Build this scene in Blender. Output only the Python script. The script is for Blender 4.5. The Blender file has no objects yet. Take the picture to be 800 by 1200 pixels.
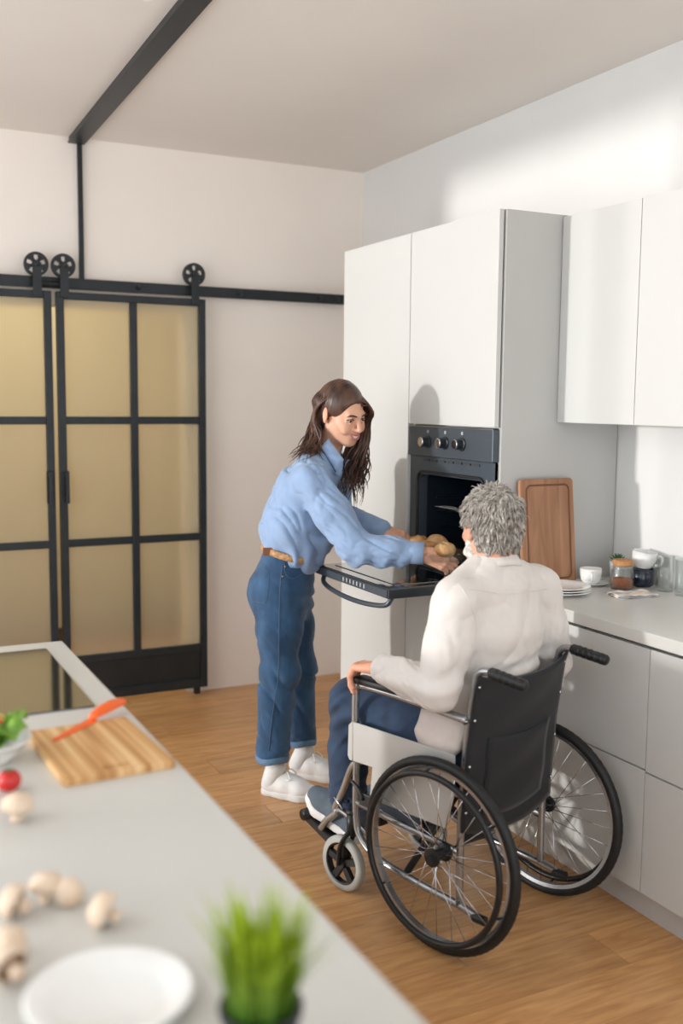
import bpy, bmesh, math, random
import numpy as np
from mathutils import Vector, Matrix
random.seed(7); RNG = np.random.default_rng(7)
S = bpy.context.scene
COL = S.collection
PI = math.pi
# ------------------------------------------------------------------ camera, sky, sun, exposure
cam_d = bpy.data.cameras.new('camera'); cam = bpy.data.objects.new('camera', cam_d); COL.objects.link(cam)
cam_d.sensor_fit = 'VERTICAL'; cam_d.sensor_height = 36.0; cam_d.sensor_width = 24.0
cam_d.lens = 1187.0 / 1200.0 * 36.0
CR = np.array([[0.8930, -0.0410, 0.4483], [-0.4490, -0.1015, 0.8877], [0.0091, -0.9940, -0.1093]])
right = Vector(CR[:, 0]).normalized(); fwd = Vector(CR[:, 2]); fwd = (fwd - right * fwd.dot(right)).normalized(); up = right.cross(fwd)
cam.matrix_world = Matrix(((right.x, up.x, -fwd.x, 0), (right.y, up.y, -fwd.y, 0), (right.z, up.z, -fwd.z, 1.6), (0, 0, 0, 1)))
cam_d.dof.use_dof = True; cam_d.dof.focus_distance = 3.55; cam_d.dof.aperture_fstop = 1.7
cam_d.clip_start = 0.02
S.camera = cam
world = bpy.data.worlds.new('sky'); S.world = world; world.use_nodes = True
bg = world.node_tree.nodes['Background']; bg.inputs[0].default_value = (0.93, 0.965, 1.0, 1); bg.inputs[1].default_value = 2.7
sun_d = bpy.data.lights.new('low_sun', 'SUN'); sun_d.energy = 2.0; sun_d.angle = math.radians(3.0); sun_d.color = (1.0, 0.975, 0.94)
sun = bpy.data.objects.new('low_sun', sun_d); COL.objects.link(sun)
SUNDIR = Vector((0.97, -0.185, -0.042)).normalized()
sun.rotation_euler = SUNDIR.to_track_quat('-Z', 'Y').to_euler(); sun.location = (-6, 5, 3)
S.view_settings.view_transform = 'Standard'; S.view_settings.look = 'None'
S.view_settings.gamma = 1.0; S.view_settings.use_curve_mapping = False
S.view_settings.exposure = -0.06

# ------------------------------------------------------------------ materials
def lin(r, g, b):
    f = lambda c: (c / 255.0 / 12.92) if c <= 10 else ((c / 255.0 + 0.055) / 1.055) ** 2.4
    return (f(r), f(g), f(b))
MATS = {}
def mat(name, col, rough=0.5, metal=0.0, var=0.06, scale=12.0, bump=0.0, bscale=60.0, stretch=(1, 1, 1), spec=0.5, trans=0.0, ior=1.45, coat=0.0, col2=None, sheen=0.0, rnd=0.0, sss=0.0, distort=0.0, tex='noise', emit=None):
    m = bpy.data.materials.new(name); m.use_nodes = True
    nt = m.node_tree; N = nt.nodes; Lk = nt.links
    p = N['Principled BSDF']
    p.inputs['Roughness'].default_value = rough; p.inputs['Metallic'].default_value = metal
    p.inputs['Specular IOR Level'].default_value = spec; p.inputs['IOR'].default_value = ior
    p.inputs['Transmission Weight'].default_value = trans; p.inputs['Coat Weight'].default_value = coat
    p.inputs['Coat Roughness'].default_value = 0.08
    p.inputs['Sheen Weight'].default_value = sheen
    if sss: p.inputs['Subsurface Weight'].default_value = sss; p.inputs['Subsurface Radius'].default_value = (0.012, 0.005, 0.003)
    if emit: p.inputs['Emission Color'].default_value = (*emit[0], 1); p.inputs['Emission Strength'].default_value = emit[1]
    tc = N.new('ShaderNodeTexCoord'); mp = N.new('ShaderNodeMapping'); mp.inputs['Scale'].default_value = stretch
    Lk.new(tc.outputs['Object'], mp.inputs['Vector'])
    if rnd:
        oi = N.new('ShaderNodeObjectInfo'); ad = N.new('ShaderNodeVectorMath'); ad.operation = 'MULTIPLY_ADD'
        cb = N.new('ShaderNodeCombineXYZ')
        for i in range(3): Lk.new(oi.outputs['Random'], cb.inputs[i])
        ad.inputs[1].default_value = (37.0, 23.0, 11.0)
        Lk.new(cb.outputs[0], ad.inputs[0]); Lk.new(tc.outputs['Object'], ad.inputs[2]); Lk.new(ad.outputs[0], mp.inputs['Vector'])
    n = N.new('ShaderNodeTexNoise'); n.inputs['Scale'].default_value = scale; n.inputs['Detail'].default_value = 5; n.inputs['Distortion'].default_value = distort
    Lk.new(mp.outputs[0], n.inputs['Vector'])
    r = N.new('ShaderNodeValToRGB')
    c2 = col2 if col2 else tuple(min(1, c * (1 + var)) for c in col)
    c1 = col if col2 else tuple(c * (1 - var) for c in col)
    r.color_ramp.elements[0].color = (*c1, 1); r.color_ramp.elements[1].color = (*c2, 1)
    r.color_ramp.elements[0].position = 0.3; r.color_ramp.elements[1].position = 0.7
    Lk.new(n.outputs['Fac'], r.inputs['Fac'])
    out = r.outputs['Color']
    if rnd:
        hs = N.new('ShaderNodeHueSaturation'); mr = N.new('ShaderNodeMapRange')
        mr.inputs['To Min'].default_value = 1 - rnd; mr.inputs['To Max'].default_value = 1 + rnd
        Lk.new(oi.outputs['Random'], mr.inputs['Value']); Lk.new(mr.outputs[0], hs.inputs['Value']); Lk.new(out, hs.inputs['Color']); out = hs.outputs['Color']
    Lk.new(out, p.inputs['Base Color'])
    if bump:
        b = N.new('ShaderNodeBump'); b.inputs['Strength'].default_value = bump; b.inputs['Distance'].default_value = 0.004
        n2 = N.new('ShaderNodeTexNoise'); n2.inputs['Scale'].default_value = bscale; n2.inputs['Detail'].default_value = 4
        Lk.new(mp.outputs[0], n2.inputs['Vector']); Lk.new(n2.outputs['Fac'], b.inputs['Height']); Lk.new(b.outputs[0], p.inputs['Normal'])
    MATS[name] = m
    return m

# ------------------------------------------------------------------ mesh helpers
class MB:
    """collects vertices and faces, build() links ONE mesh object"""
    def __init__(s): s.v = []; s.f = []; s.mi = []
    def add(s, verts, faces, mi=0):
        o = len(s.v); s.v += [tuple(p) for p in verts]; s.f += [tuple(i + o for i in f) for f in faces]; s.mi += [mi] * len(faces); return s
    def box(s, x0, x1, y0, y1, z0, z1, b=0.0, mi=0):
        if b <= 0:
            return s.add([(x0, y0, z0), (x1, y0, z0), (x1, y1, z0), (x0, y1, z0), (x0, y0, z1), (x1, y0, z1), (x1, y1, z1), (x0, y1, z1)],
                  [(0, 3, 2, 1), (4, 5, 6, 7), (0, 1, 5, 4), (1, 2, 6, 5), (2, 3, 7, 6), (3, 0, 4, 7)], mi)
        bm = bmesh.new(); bmesh.ops.create_cube(bm, size=1)
        for v in bm.verts: v.co = Vector(((x0 + x1) / 2 + v.co.x * (x1 - x0), (y0 + y1) / 2 + v.co.y * (y1 - y0), (z0 + z1) / 2 + v.co.z * (z1 - z0)))
        bmesh.ops.bevel(bm, geom=bm.edges[:], offset=b, segments=2, profile=0.6, affect='EDGES')
        bm.verts.index_update()
        s.add([v.co for v in bm.verts], [[v.index for v in f.verts] for f in bm.faces], mi); bm.free(); return s
    def tube(s, pts, rad, seg=10, closed=False, caps=True, flat=None, mi=0):
        pts = [Vector(p) for p in pts]; n = len(pts)
        rad = rad if hasattr(rad, '__len__') else [rad] * n
        T = []
        for i in range(n):
            a = pts[(i - 1) % n] if (closed or i > 0) else pts[i]; b = pts[(i + 1) % n] if (closed or i < n - 1) else pts[i]
            T.append((b - a).normalized() if (b - a).length > 1e-9 else Vector((0, 0, 1)))
        ref = Vector((0, 0, 1)) if abs(T[0].z) < 0.9 else Vector((1, 0, 0))
        u = (ref - T[0] * ref.dot(T[0])).normalized(); V = []
        for i in range(n):
            u = (u - T[i] * u.dot(T[i])); u = u.normalized() if u.length > 1e-6 else T[i].orthogonal().normalized()
            w = T[i].cross(u)
            for k in range(seg):
                a = 2 * PI * k / seg
                fx = flat if flat else 1.0
                V.append(pts[i] + (u * math.cos(a) * fx + w * math.sin(a)) * rad[i])
        F = []
        m = n if closed else n - 1
        for i in range(m):
            j = (i + 1) % n
            for k in range(seg):
                k2 = (k + 1) % seg; F.append((i * seg + k, i * seg + k2, j * seg + k2, j * seg + k))
        if caps and not closed: F.append(tuple(reversed(range(seg)))); F.append(tuple((n - 1) * seg + k for k in range(seg)))
        return s.add(V, F, mi)
    def lathe(s, prof, seg=32, c=(0, 0, 0), axis='z', mi=0):
        V = []; F = []; n = len(prof)
        for r, h in prof:
            for k in range(seg):
                a = 2 * PI * k / seg; x, y = r * math.cos(a), r * math.sin(a)
                V.append((c[0] + x, c[1] + y, c[2] + h) if axis == 'z' else ((c[0] + h, c[1] + x, c[2] + y) if axis == 'x' else (c[0] + x, c[1] + h, c[2] - y)))
        for i in range(n - 1):
            for k in range(seg):
                k2 = (k + 1) % seg; F.append((i * seg + k, i * seg + k2, (i + 1) * seg + k2, (i + 1) * seg + k))
        closed = prof[0] == prof[-1]
        if prof[0][0] > 1e-6 and not closed: F.append(tuple(reversed(range(seg))))
        if prof[-1][0] > 1e-6 and not closed: F.append(tuple((n - 1) * seg + k for k in range(seg)))
        return s.add(V, F, mi)
    def prism(s, outline, h0, h1, plane='xy', mi=0):
        n = len(outline); V = []
        for h in (h0, h1):
            for a, b in outline: V.append((a, b, h) if plane == 'xy' else ((a, h, b) if plane == 'xz' else (h, a, b)))
        F = [tuple(reversed(range(n))), tuple(range(n, 2 * n))] + [(i, (i + 1) % n, n + (i + 1) % n, n + i) for i in range(n)]
        return s.add(V, F, mi)
    def build(s, name, m, parent=None, smooth=False, kind=None, off=None, bevel=0.0, auto=None):
        me = bpy.data.meshes.new(name)
        vv = s.v if off is None else [(a - off[0], b - off[1], c - off[2]) for a, b, c in s.v]
        me.from_pydata(vv, [], s.f)
        ms = m if isinstance(m, (list, tuple)) else [m]
        for q in ms: me.materials.append(MATS[q] if isinstance(q, str) else q)
        if len(ms) > 1: me.polygons.foreach_set('material_index', s.mi)
        bm = bmesh.new(); bm.from_mesh(me); bmesh.ops.recalc_face_normals(bm, faces=bm.faces)
        if bevel: bmesh.ops.bevel(bm, geom=[e for e in bm.edges if e.is_manifold and e.calc_face_angle(0) > 0.6], offset=bevel, segments=2, affect='EDGES')
        if auto is not None:
            for f in bm.faces: f.smooth = True
            for e in bm.edges: e.smooth = not (e.is_manifold and e.calc_face_angle(0) > auto)
        bm.to_mesh(me); bm.free()
        if smooth: me.shade_smooth()
        return link(name, me, parent, kind)
def link(name, me, parent=None, kind=None):
    o = bpy.data.objects.new(name, me); COL.objects.link(o)
    if parent: o.parent = parent
    if kind: o['kind'] = kind
    return o
def tag(o, label, cat, group=None, kind=None):
    o['label'] = label; o['category'] = cat
    if group: o['group'] = group
    if kind: o['kind'] = kind
    return o
def thing(name, label, cat, loc=(0, 0, 0), rz=0.0, group=None):
    o = bpy.data.objects.new(name, None); COL.objects.link(o); o.location = loc; o.rotation_euler = (0, 0, rz); o.empty_display_size = 0.1
    return tag(o, label, cat, group)
def struct(name, mb, m, parent=None, **k):
    o = mb.build(name, m, parent, **k)
    if parent is None: o['kind'] = 'structure'
    return o
def rrect(x0, x1, y0, y1, r, n=5):
    P = []
    for cx, cy, a0 in ((x1 - r, y1 - r, 0), (x0 + r, y1 - r, PI / 2), (x0 + r, y0 + r, PI), (x1 - r, y0 + r, 1.5 * PI)):
        for k in range(n + 1):
            a = a0 + PI / 2 * k / n; P.append((cx + r * math.cos(a), cy + r * math.sin(a)))
    return P
def spline(pts, n=8):
    """Catmull-Rom through the points"""
    P = [np.array(p, float) for p in pts]; P = [2 * P[0] - P[1]] + P + [2 * P[-1] - P[-2]]; out = []
    for i in range(1, len(P) - 2):
        for k in range(n):
            t = k / n
            out.append(0.5 * (2 * P[i] + (P[i + 1] - P[i - 1]) * t + (2 * P[i - 1] - 5 * P[i] + 4 * P[i + 1] - P[i + 2]) * t * t + (3 * P[i] - P[i - 1] - 3 * P[i + 1] + P[i + 2]) * t ** 3))
    out.append(P[-2]); return [tuple(p) for p in out]
# ------------------------------------------------------------------ material list
mat('wall_paint', lin(246, 237, 228), 0.85, var=0.015, scale=3, bump=0.05, bscale=180)
mat('wall_white', lin(224, 223, 221), 0.85, var=0.012, scale=3, bump=0.05, bscale=180)
mat('ceiling_paint', lin(228, 222, 215), 0.9, var=0.015, scale=2)
mat('cabinet_white', lin(204, 204, 201), 0.38, var=0.006, scale=4)
mat('cabinet_body', lin(190, 189, 186), 0.5, var=0.01, scale=4)
mat('counter_white', lin(206, 205, 200), 0.28, var=0.012, scale=8)
mat('plinth_white', lin(196, 193, 188), 0.5, var=0.02, scale=6)
mat('gap_dark', lin(60, 60, 58), 0.7)
mat('plank_wood', lin(184, 132, 82), 0.30, col2=lin(216, 166, 112), scale=5, stretch=(1.1, 9, 9), bump=0.12, bscale=8, rnd=0.12, distort=0.6)
mat('subfloor', lin(70, 48, 30), 0.8)
mat('black_steel', lin(44, 48, 51), 0.42, metal=0.35, var=0.12, scale=16, bump=0.06, bscale=90)
mat('black_panel', lin(36, 38, 39), 0.5, metal=0.2, var=0.15, scale=9)
def frosted():
    m = bpy.data.materials.new('frosted_glass'); m.use_nodes = True; nt = m.node_tree; N = nt.nodes; p = N['Principled BSDF']
    p.inputs['Base Color'].default_value = (*lin(247, 238, 214), 1); p.inputs['Transmission Weight'].default_value = 0.85; p.inputs['Roughness'].default_value = 0.42
    p.inputs['IOR'].default_value = 1.25; p.inputs['Specular IOR Level'].default_value = 0.3
    t = N.new('ShaderNodeTexNoise'); t.inputs['Scale'].default_value = 220; tc = N.new('ShaderNodeTexCoord'); nt.links.new(tc.outputs['Object'], t.inputs['Vector'])
    b = N.new('ShaderNodeBump'); b.inputs['Strength'].default_value = 0.05; b.inputs['Distance'].default_value = 0.002
    nt.links.new(t.outputs['Fac'], b.inputs['Height']); nt.links.new(b.outputs[0], p.inputs['Normal']); MATS['frosted_glass'] = m
frosted()
mat('hall_wall', lin(219, 208, 176), 0.9, var=0.03, scale=2)
mat('oven_black', lin(36, 42, 48), 0.3, var=0.1, scale=20, coat=0.3)
mat('oven_steel', lin(82, 90, 98), 0.36, metal=0.4, var=0.06, scale=30, stretch=(1, 8, 1))
mat('oven_cavity', lin(26, 36, 46), 0.35, var=0.2, scale=14)
mat('oven_glass', lin(10, 12, 14), 0.05, var=0.02, ior=1.9, spec=0.8, coat=1.0)
mat('hob_glass', lin(9, 10, 10), 0.06, var=0.02, ior=1.9, spec=0.7, coat=0.6)
mat('chrome', lin(205, 205, 208), 0.16, metal=1.0, var=0.02)
mat('brushed_silver', lin(176, 178, 180), 0.3, metal=1.0, var=0.04, scale=30)
mat('print_pale', lin(168, 172, 175), 0.6)
mat('walnut', lin(142, 98, 70), 0.45, col2=lin(178, 132, 99), scale=4, stretch=(7, 7, 0.8), bump=0.06, bscale=10, distort=0.8)
mat('walnut_groove', lin(116, 76, 50), 0.5, var=0.1, scale=9)
mat('porcelain', lin(240, 240, 238), 0.14, var=0.008, coat=0.3)
mat('navy_glaze', lin(30, 40, 56), 0.12, var=0.08, scale=8, coat=0.5)
def thin_glass():
    m = bpy.data.materials.new('clear_glass'); m.use_nodes = True; nt = m.node_tree; N = nt.nodes; N.remove(N['Principled BSDF'])
    a = N.new('ShaderNodeBsdfTransparent'); a.inputs[0].default_value = (0.95, 0.965, 0.96, 1); g = N.new('ShaderNodeBsdfGlossy'); g.inputs['Roughness'].default_value = 0.03
    lw = N.new('ShaderNodeLayerWeight'); lw.inputs[0].default_value = 0.35; fr = N.new('ShaderNodeMath'); fr.operation = 'MULTIPLY_ADD'; fr.inputs[1].default_value = 0.45; fr.inputs[2].default_value = 0.02; nt.links.new(lw.outputs['Facing'], fr.inputs[0]); mx = N.new('ShaderNodeMixShader')
    nt.links.new(fr.outputs[0], mx.inputs[0]); nt.links.new(a.outputs[0], mx.inputs[1]); nt.links.new(g.outputs[0], mx.inputs[2]); nt.links.new(mx.outputs[0], N['Material Output'].inputs[0]); MATS['clear_glass'] = m
thin_glass()
mat('cork', lin(190, 138, 92), 0.7, var=0.18, scale=60, bump=0.2, bscale=120)
mat('cocoa', lin(156, 92, 56), 0.9, var=0.3, scale=70, bump=0.5, bscale=120)
mat('succulent', lin(44, 92, 52), 0.5, var=0.2, scale=20)
mat('bread', lin(168, 112, 62), 0.7, col2=lin(220, 182, 130), scale=22, bump=0.3, bscale=50, rnd=0.05)
mat('orange_plastic', lin(240, 104, 40), 0.3, var=0.05, scale=14)
mat('tomato', lin(196, 28, 24), 0.2, var=0.12, scale=7, coat=0.4)
mat('tomato_cut', lin(226, 84, 60), 0.3, var=0.2, scale=40)
mat('lettuce', lin(88, 140, 40), 0.45, col2=lin(160, 196, 84), scale=22)
mat('mushroom', lin(212, 186, 160), 0.65, col2=lin(232, 214, 194), scale=14, bump=0.08, bscale=70)
mat('gill', lin(150, 112, 88), 0.8, var=0.2, scale=50)
mat('black_pot', lin(30, 32, 36), 0.4, var=0.08)
mat('soil', lin(48, 36, 26), 0.95, var=0.4, scale=90, bump=0.6)
mat('lamp_white', lin(238, 238, 236), 0.5, var=0.01)
def grassm():
    m = mat('grass_blade', lin(70, 120, 20), 0.4, col2=lin(150, 190, 40), scale=9, rnd=0.0)
    nt = m.node_tree; N = nt.nodes; p = N['Principled BSDF']; p.inputs['Transmission Weight'].default_value = 0.0
    tc = N.new('ShaderNodeTexCoord'); sp = N.new('ShaderNodeSeparateXYZ'); nt.links.new(tc.outputs['Object'], sp.inputs[0])
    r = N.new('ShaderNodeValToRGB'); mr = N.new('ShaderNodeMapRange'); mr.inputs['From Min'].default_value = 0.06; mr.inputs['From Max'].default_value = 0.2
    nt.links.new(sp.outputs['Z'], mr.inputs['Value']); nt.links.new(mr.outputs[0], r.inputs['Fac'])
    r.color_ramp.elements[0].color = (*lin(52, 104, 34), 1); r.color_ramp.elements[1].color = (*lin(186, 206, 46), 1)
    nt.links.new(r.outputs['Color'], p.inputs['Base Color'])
    tr = N.new('ShaderNodeBsdfTranslucent'); nt.links.new(r.outputs['Color'], tr.inputs['Color'])
    mx = N.new('ShaderNodeMixShader'); mx.inputs[0].default_value = 0.4; out = N['Material Output']
    nt.links.new(p.outputs[0], mx.inputs[1]); nt.links.new(tr.outputs[0], mx.inputs[2]); nt.links.new(mx.outputs[0], out.inputs[0])
grassm()
def stripes(name, cols, axis, freq, rough=0.5, soft=0.3):
    m = mat(name, cols[0], rough, var=0.05, scale=14)
    nt = m.node_tree; N = nt.nodes; p = N['Principled BSDF']
    tc = N.new('ShaderNodeTexCoord'); mp = N.new('ShaderNodeMapping'); mp.inputs['Scale'].default_value = [freq if a == axis else freq * 0.03 for a in 'xyz']
    n = N.new('ShaderNodeTexNoise'); n.inputs['Scale'].default_value = 1.0; n.inputs['Detail'].default_value = 2
    nt.links.new(tc.outputs['Object'], mp.inputs[0]); nt.links.new(mp.outputs[0], n.inputs['Vector'])
    r = N.new('ShaderNodeValToRGB'); e = r.color_ramp.elements; e[0].position = 0.36; e[1].position = 0.64; e[0].color = (*cols[0], 1); e[1].color = (*cols[-1], 1)
    for i, c in enumerate(cols[1:-1]): q = e.new(0.36 + 0.28 * (i + 1) / (len(cols) - 1)); q.color = (*c, 1)
    nt.links.new(n.outputs['Fac'], r.inputs[0]); nt.links.new(r.outputs[0], p.inputs['Base Color']); return m
stripes('bamboo', [lin(176, 124, 74), lin(206, 158, 102), lin(228, 192, 142)], 'x', 46)
stripes('towel_stripe', [lin(150, 150, 160), lin(238, 234, 228), lin(222, 196, 172)], 'y', 26, 0.9)

# ------------------------------------------------------------------ the room
ZC = 2.88; YB = 5.22; XR = 2.75; XL = -1.15; YF = -1.4
floor = struct('floor', MB().box(XL - 0.2, XR + 0.2, YF, 7.2, -0.08, -0.012), 'subfloor')
PW = 0.19; PL = 1.25
pl = bpy.data.meshes.new('plank'); mbp = MB().box(0, PL - 0.0016, 0, PW - 0.0016, -0.012, 0.0, b=0.0008)
pl.from_pydata(mbp.v, [], mbp.f); pl.materials.append(MATS['plank_wood'])
cut = {}
rows = int((6.6 + 0.2) / PW)
for j in range(rows):
    y = -0.2 + j * PW
    if y < 0.6: xs = 0.4
    x = -0.35 - (j * 0.43 % PL)
    while x < XR:
        if x + PL > 0.35 or y > 2.6:
            o = link('plank', pl, floor); o.location = (x, y, 0)
        x += PL
struct('ceiling', MB().box(XL - 0.1, XR + 0.1, YF, 7.2, ZC, ZC + 0.1), 'ceiling_paint')
DX0, DX1, DZ = 0.26, 1.70, 2.06
wb = MB().box(XL - 0.1, DX0, YB, YB + 0.12, 0, ZC).box(DX1, XR + 0.1, YB, YB + 0.12, 0, ZC).box(DX0, DX1, YB, YB + 0.12, DZ, ZC)
struct('wall_back', wb, 'wall_paint')
struct('wall_right', MB().box(XR, XR + 0.1, YF, YB, 0, ZC), 'wall_white')
# left wall with wide windows, out of frame: the low sun comes through them
wl_ = MB().box(XL - 0.12, XL, YF, YB, 0, 0.12).box(XL - 0.12, XL, YF, YB, 2.865, ZC).box(XL - 0.12, XL, 5.12, YB, 0.12, 2.865).box(XL - 0.12, XL, YF, 0.2, 0.12, 2.865)
struct('wall_left', wl_, 'wall_white')
wf = MB()
for y in (0.2, 1.84, 3.48, 5.08): wf.box(XL - 0.08, XL - 0.04, y, y + 0.04, 0.12, 2.865)
wf.box(XL - 0.08, XL - 0.04, 0.2, 5.12, 0.12, 0.16).box(XL - 0.08, XL - 0.04, 0.2, 5.12, 2.825, 2.865)
struct('window_1', wf, 'lamp_white')
struct('wall_front_added', MB().box(XL - 0.12, -1.05, YF - 0.1, YF, 0, ZC).box(2.6, XR + 0.1, YF - 0.1, YF, 0, ZC).box(-1.05, 2.6, YF - 0.1, YF, 0, 0.1).box(-1.05, 2.6, YF - 0.1, YF, 2.8, ZC), 'wall_white')  # unseen wall added behind the camera, its opening sized to set the fill light
wf = MB()
for x in (-1.05, 0.15, 1.36, 2.56): wf.box(x, x + 0.04, YF - 0.07, YF - 0.03, 0.1, 2.8)
wf.box(-1.05, 2.6, YF - 0.07, YF - 0.03, 0.1, 0.14).box(-1.05, 2.6, YF - 0.07, YF - 0.03, 2.76, 2.8)
struct('window_added', wf, 'lamp_white')  # bars of the added opening that lets sky fill in from behind
# the hall behind the frosted sliding doors
struct('wall_hall_far', MB().box(XL, XR + 0.1, 7.1, 7.2, 0, ZC), 'hall_wall')
struct('wall_hall_left', MB().box(-0.6, -0.5, YB + 0.12, 7.1, 0, ZC), 'hall_wall')
struct('wall_hall_right', MB().box(XR - 0.3, XR - 0.2, YB + 0.12, 7.1, 0, ZC), 'hall_wall')
hl = bpy.data.lights.new('hall_pane_fill', 'AREA'); hl.shape = 'RECTANGLE'; hl.size = 1.2; hl.size_y = 0.8; hl.energy = 21; hl.color = (1.0, 0.93, 0.8)  # unseen area light added to brighten the frosted panes from behind, no fixture
hlo = bpy.data.objects.new('hall_pane_fill', hl); COL.objects.link(hlo); hlo.location = (1.0, 6.3, 2.8)

# steel beam under the ceiling and the post down the wall
kx = 0.0262 * (YB - YF)
bm_ = MB().prism([(1.104, YB), (1.104 - kx, YF), (1.184 - kx, YF), (1.184, YB)], 2.85, 2.858).prism([(1.108, YB), (1.108 - kx, YF), (1.118 - kx, YF), (1.118, YB)], 2.857, ZC - 0.001).prism([(1.17, YB), (1.17 - kx, YF), (1.18 - kx, YF), (1.18, YB)], 2.857, ZC - 0.001)
tag(bm_.build('ceiling_beam', 'black_steel', off=(1.125, YB, 2.85)), 'black steel beam running along the ceiling above the sliding doors', 'beam').location = (1.125, YB, 2.85)
tag(MB().box(1.146, 1.168, YB - 0.022, YB, 2.19, 2.85).build('wall_post', 'black_steel', off=(1.157, YB, 2.19)), 'thin black steel post on the wall between beam and door rail', 'post').location = (1.157, YB, 2.19)
t = thing('ceiling_spotlight', 'small white round spotlight on the ceiling beside the beam', 'lamp', (0.94, 3.24, ZC))
MB().lathe([(0.04, 0), (0.04, -0.008), (0.03, -0.01)], 20).build('ceiling_rose', 'lamp_white', t, auto=0.6)
MB().lathe([(0.03, -0.009), (0.031, -0.02), (0.026, -0.034), (0.014, -0.042), (0, -0.044)], 24).build('lamp_head', 'lamp_white', t, auto=0.6)

# sliding door rail
YR = 5.17
t = thing('sliding_door_rail', 'long black steel rail on the wall carrying the sliding doors', 'rail', (0, YB, 2.135))
MB().box(0.05, 2.62, -0.06, -0.048, 0, 0.055).build('rail_bar', 'black_steel', t, bevel=0.002)
MB().box(2.52, 2.66, -0.066, -0.044, 0.008, 0.047).build('end_bracket', 'black_steel', t, bevel=0.002)
for x in (0.3, 0.985, 1.43, 1.98, 2.45, 2.56):
    MB().lathe([(0.013, 0.0), (0.013, -0.012), (0.009, -0.018), (0, -0.018)], 14, (x, -0.06, 0.028), 'y').build('bolt', 'black_steel', t, auto=0.6)
    MB().lathe([(0.011, 0.0), (0.011, -0.05), (0, -0.05)], 12, (x, 0.0, 0.028), 'y').build('spacer', 'black_steel', t, auto=0.6)
for x in (0.965, 1.006):
    MB().lathe([(0.0, -0.02), (0.016, -0.02), (0.016, 0.02), (0, 0.02)], 14, (x, -0.075, 0.02), 'x').build('door_stop', 'black_panel', t, auto=0.6)
def sliding_door(x0, x1, hang, handle_x, handle_side, label):
    z0, z1 = 0.05, 2.118; yf, yb = -0.104, -0.064; w = 0.036
    t = thing('sliding_door', label, 'door', (x0, YB, 0), 0, 'pair of black framed sliding doors')
    W = x1 - x0
    def p(nm, a, b, c, d, e, f, m='black_steel', bv=0.003): return MB().box(a, b, c, d, e, f, b=bv).build(nm, m, t)
    for a in (0, W - w): p('stile', a, a + w, yf, yb, z0, z1)
    p('top_rail', w, W - w, yf, yb, z1 - w, z1); p('bottom_rail', w, W - w, yf, yb, z0, z0 + 0.05)
    zs = [0.27, 0.873, 1.49]
    gx = [(w, W / 2 - w / 2), (W / 2 + w / 2, W - w)]
    p('mullion', W / 2 - w / 2, W / 2 + w / 2, yf, yb, zs[0], z1 - w)
    for z in zs: p('glazing_bar', w, W - w, yf + 0.002, yb - 0.002, z - 0.019, z + 0.019)
    p('kick_panel', w, W - w, yf + 0.012, yb - 0.008, z0 + 0.045, zs[0] - 0.015, 'black_panel', 0.001)
    zz = zs + [z1 - w + 0.019]
    for a, b in gx:
        for i in range(3): p('pane', a, b, yf + 0.016, yf + 0.022, zz[i] + 0.019, zz[i + 1] - 0.019, 'frosted_glass', 0)
    hd = MB().box(handle_x, handle_x + 0.03, yf - 0.008, yf, 1.08, 1.24, b=0.002); hd.box(handle_x + 0.008, handle_x + 0.022, yf - 0.035, yf - 0.008, 1.09, 1.11).box(handle_x + 0.008, handle_x + 0.022, yf - 0.035, yf - 0.008, 1.21, 1.23).box(handle_x + 0.006, handle_x + 0.024, yf - 0.047, yf - 0.033, 1.08, 1.24, b=0.003)
    hd.build('handle', 'black_steel', t)
    for hx in hang:
        hx -= x0
        s_ = MB().box(hx - 0.021, hx + 0.021, yf - 0.012, yf - 0.004, 2.09, 2.25, b=0.002).build('hanger_strap', 'black_steel', t)
        wl = MB(); R0, R1 = 0.058, 0.05; seg = 40; yy0, yy1 = yf + 0.004, yf + 0.03
        wl.lathe([(0.046, yy0), (R0, yy0), (R0, yy1), (0.046, yy1), (0.046, yy0)], seg, (hx, 0, 2.243), 'y')
        wl.lathe([(0.0, yy0), (0.019, yy0), (0.019, yy1), (0, yy1)], 20, (hx, 0, 2.243), 'y')
        for k in range(5):   # wide webs between five round holes
            a = 2 * PI * k / 5 + 0.95
            pa = [(0.016, -0.5), (0.048, -0.42), (0.048, 0.42), (0.016, 0.5)]
            wl.prism([(hx + r * math.cos(a + q), 2.243 + r * math.sin(a + q)) for r, q in [(0.014, -0.6), (0.03, -0.26), (0.05, -0.42), (0.05, 0.42), (0.03, 0.26), (0.014, 0.6)]], yy0 + 0.002, yy1 - 0.002, 'xz')
        wo = wl.build('roller_wheel', 'black_steel', t, auto=0.6)
        MB().lathe([(0.014, 0.0), (0.014, -0.014), (0.008, -0.018), (0, -0.018)], 6, (hx, yf - 0.01, 2.243), 'y').build('axle_bolt', 'black_steel', wo)
    if handle_side > 0: MB().box(W - 0.07, W - 0.04, yf + 0.005, yb - 0.005, 0.012, z0, b=0.003).build('floor_guide', 'black_panel', t)
    return t
sliding_door(1.012, 1.775, (1.05, 1.717), 0.012, 1, 'right black steel sliding door with six frosted amber panes beside bare wall')
sliding_door(0.225, 0.988, (0.264, 0.921), 0.72, -1, 'left black steel sliding door cut off by the photo edge')

# ------------------------------------------------------------------ kitchen cabinets
XF = 2.17
def front(name, t, y0, y1, z0, z1, x=0.0, th=0.02, m='cabinet_white'):
    g = 0.0016
    return MB().box(x, x + th, y0 + g, y1 - g, z0 + g, z1 - g, b=0.0015).build(name, m, t)
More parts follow.
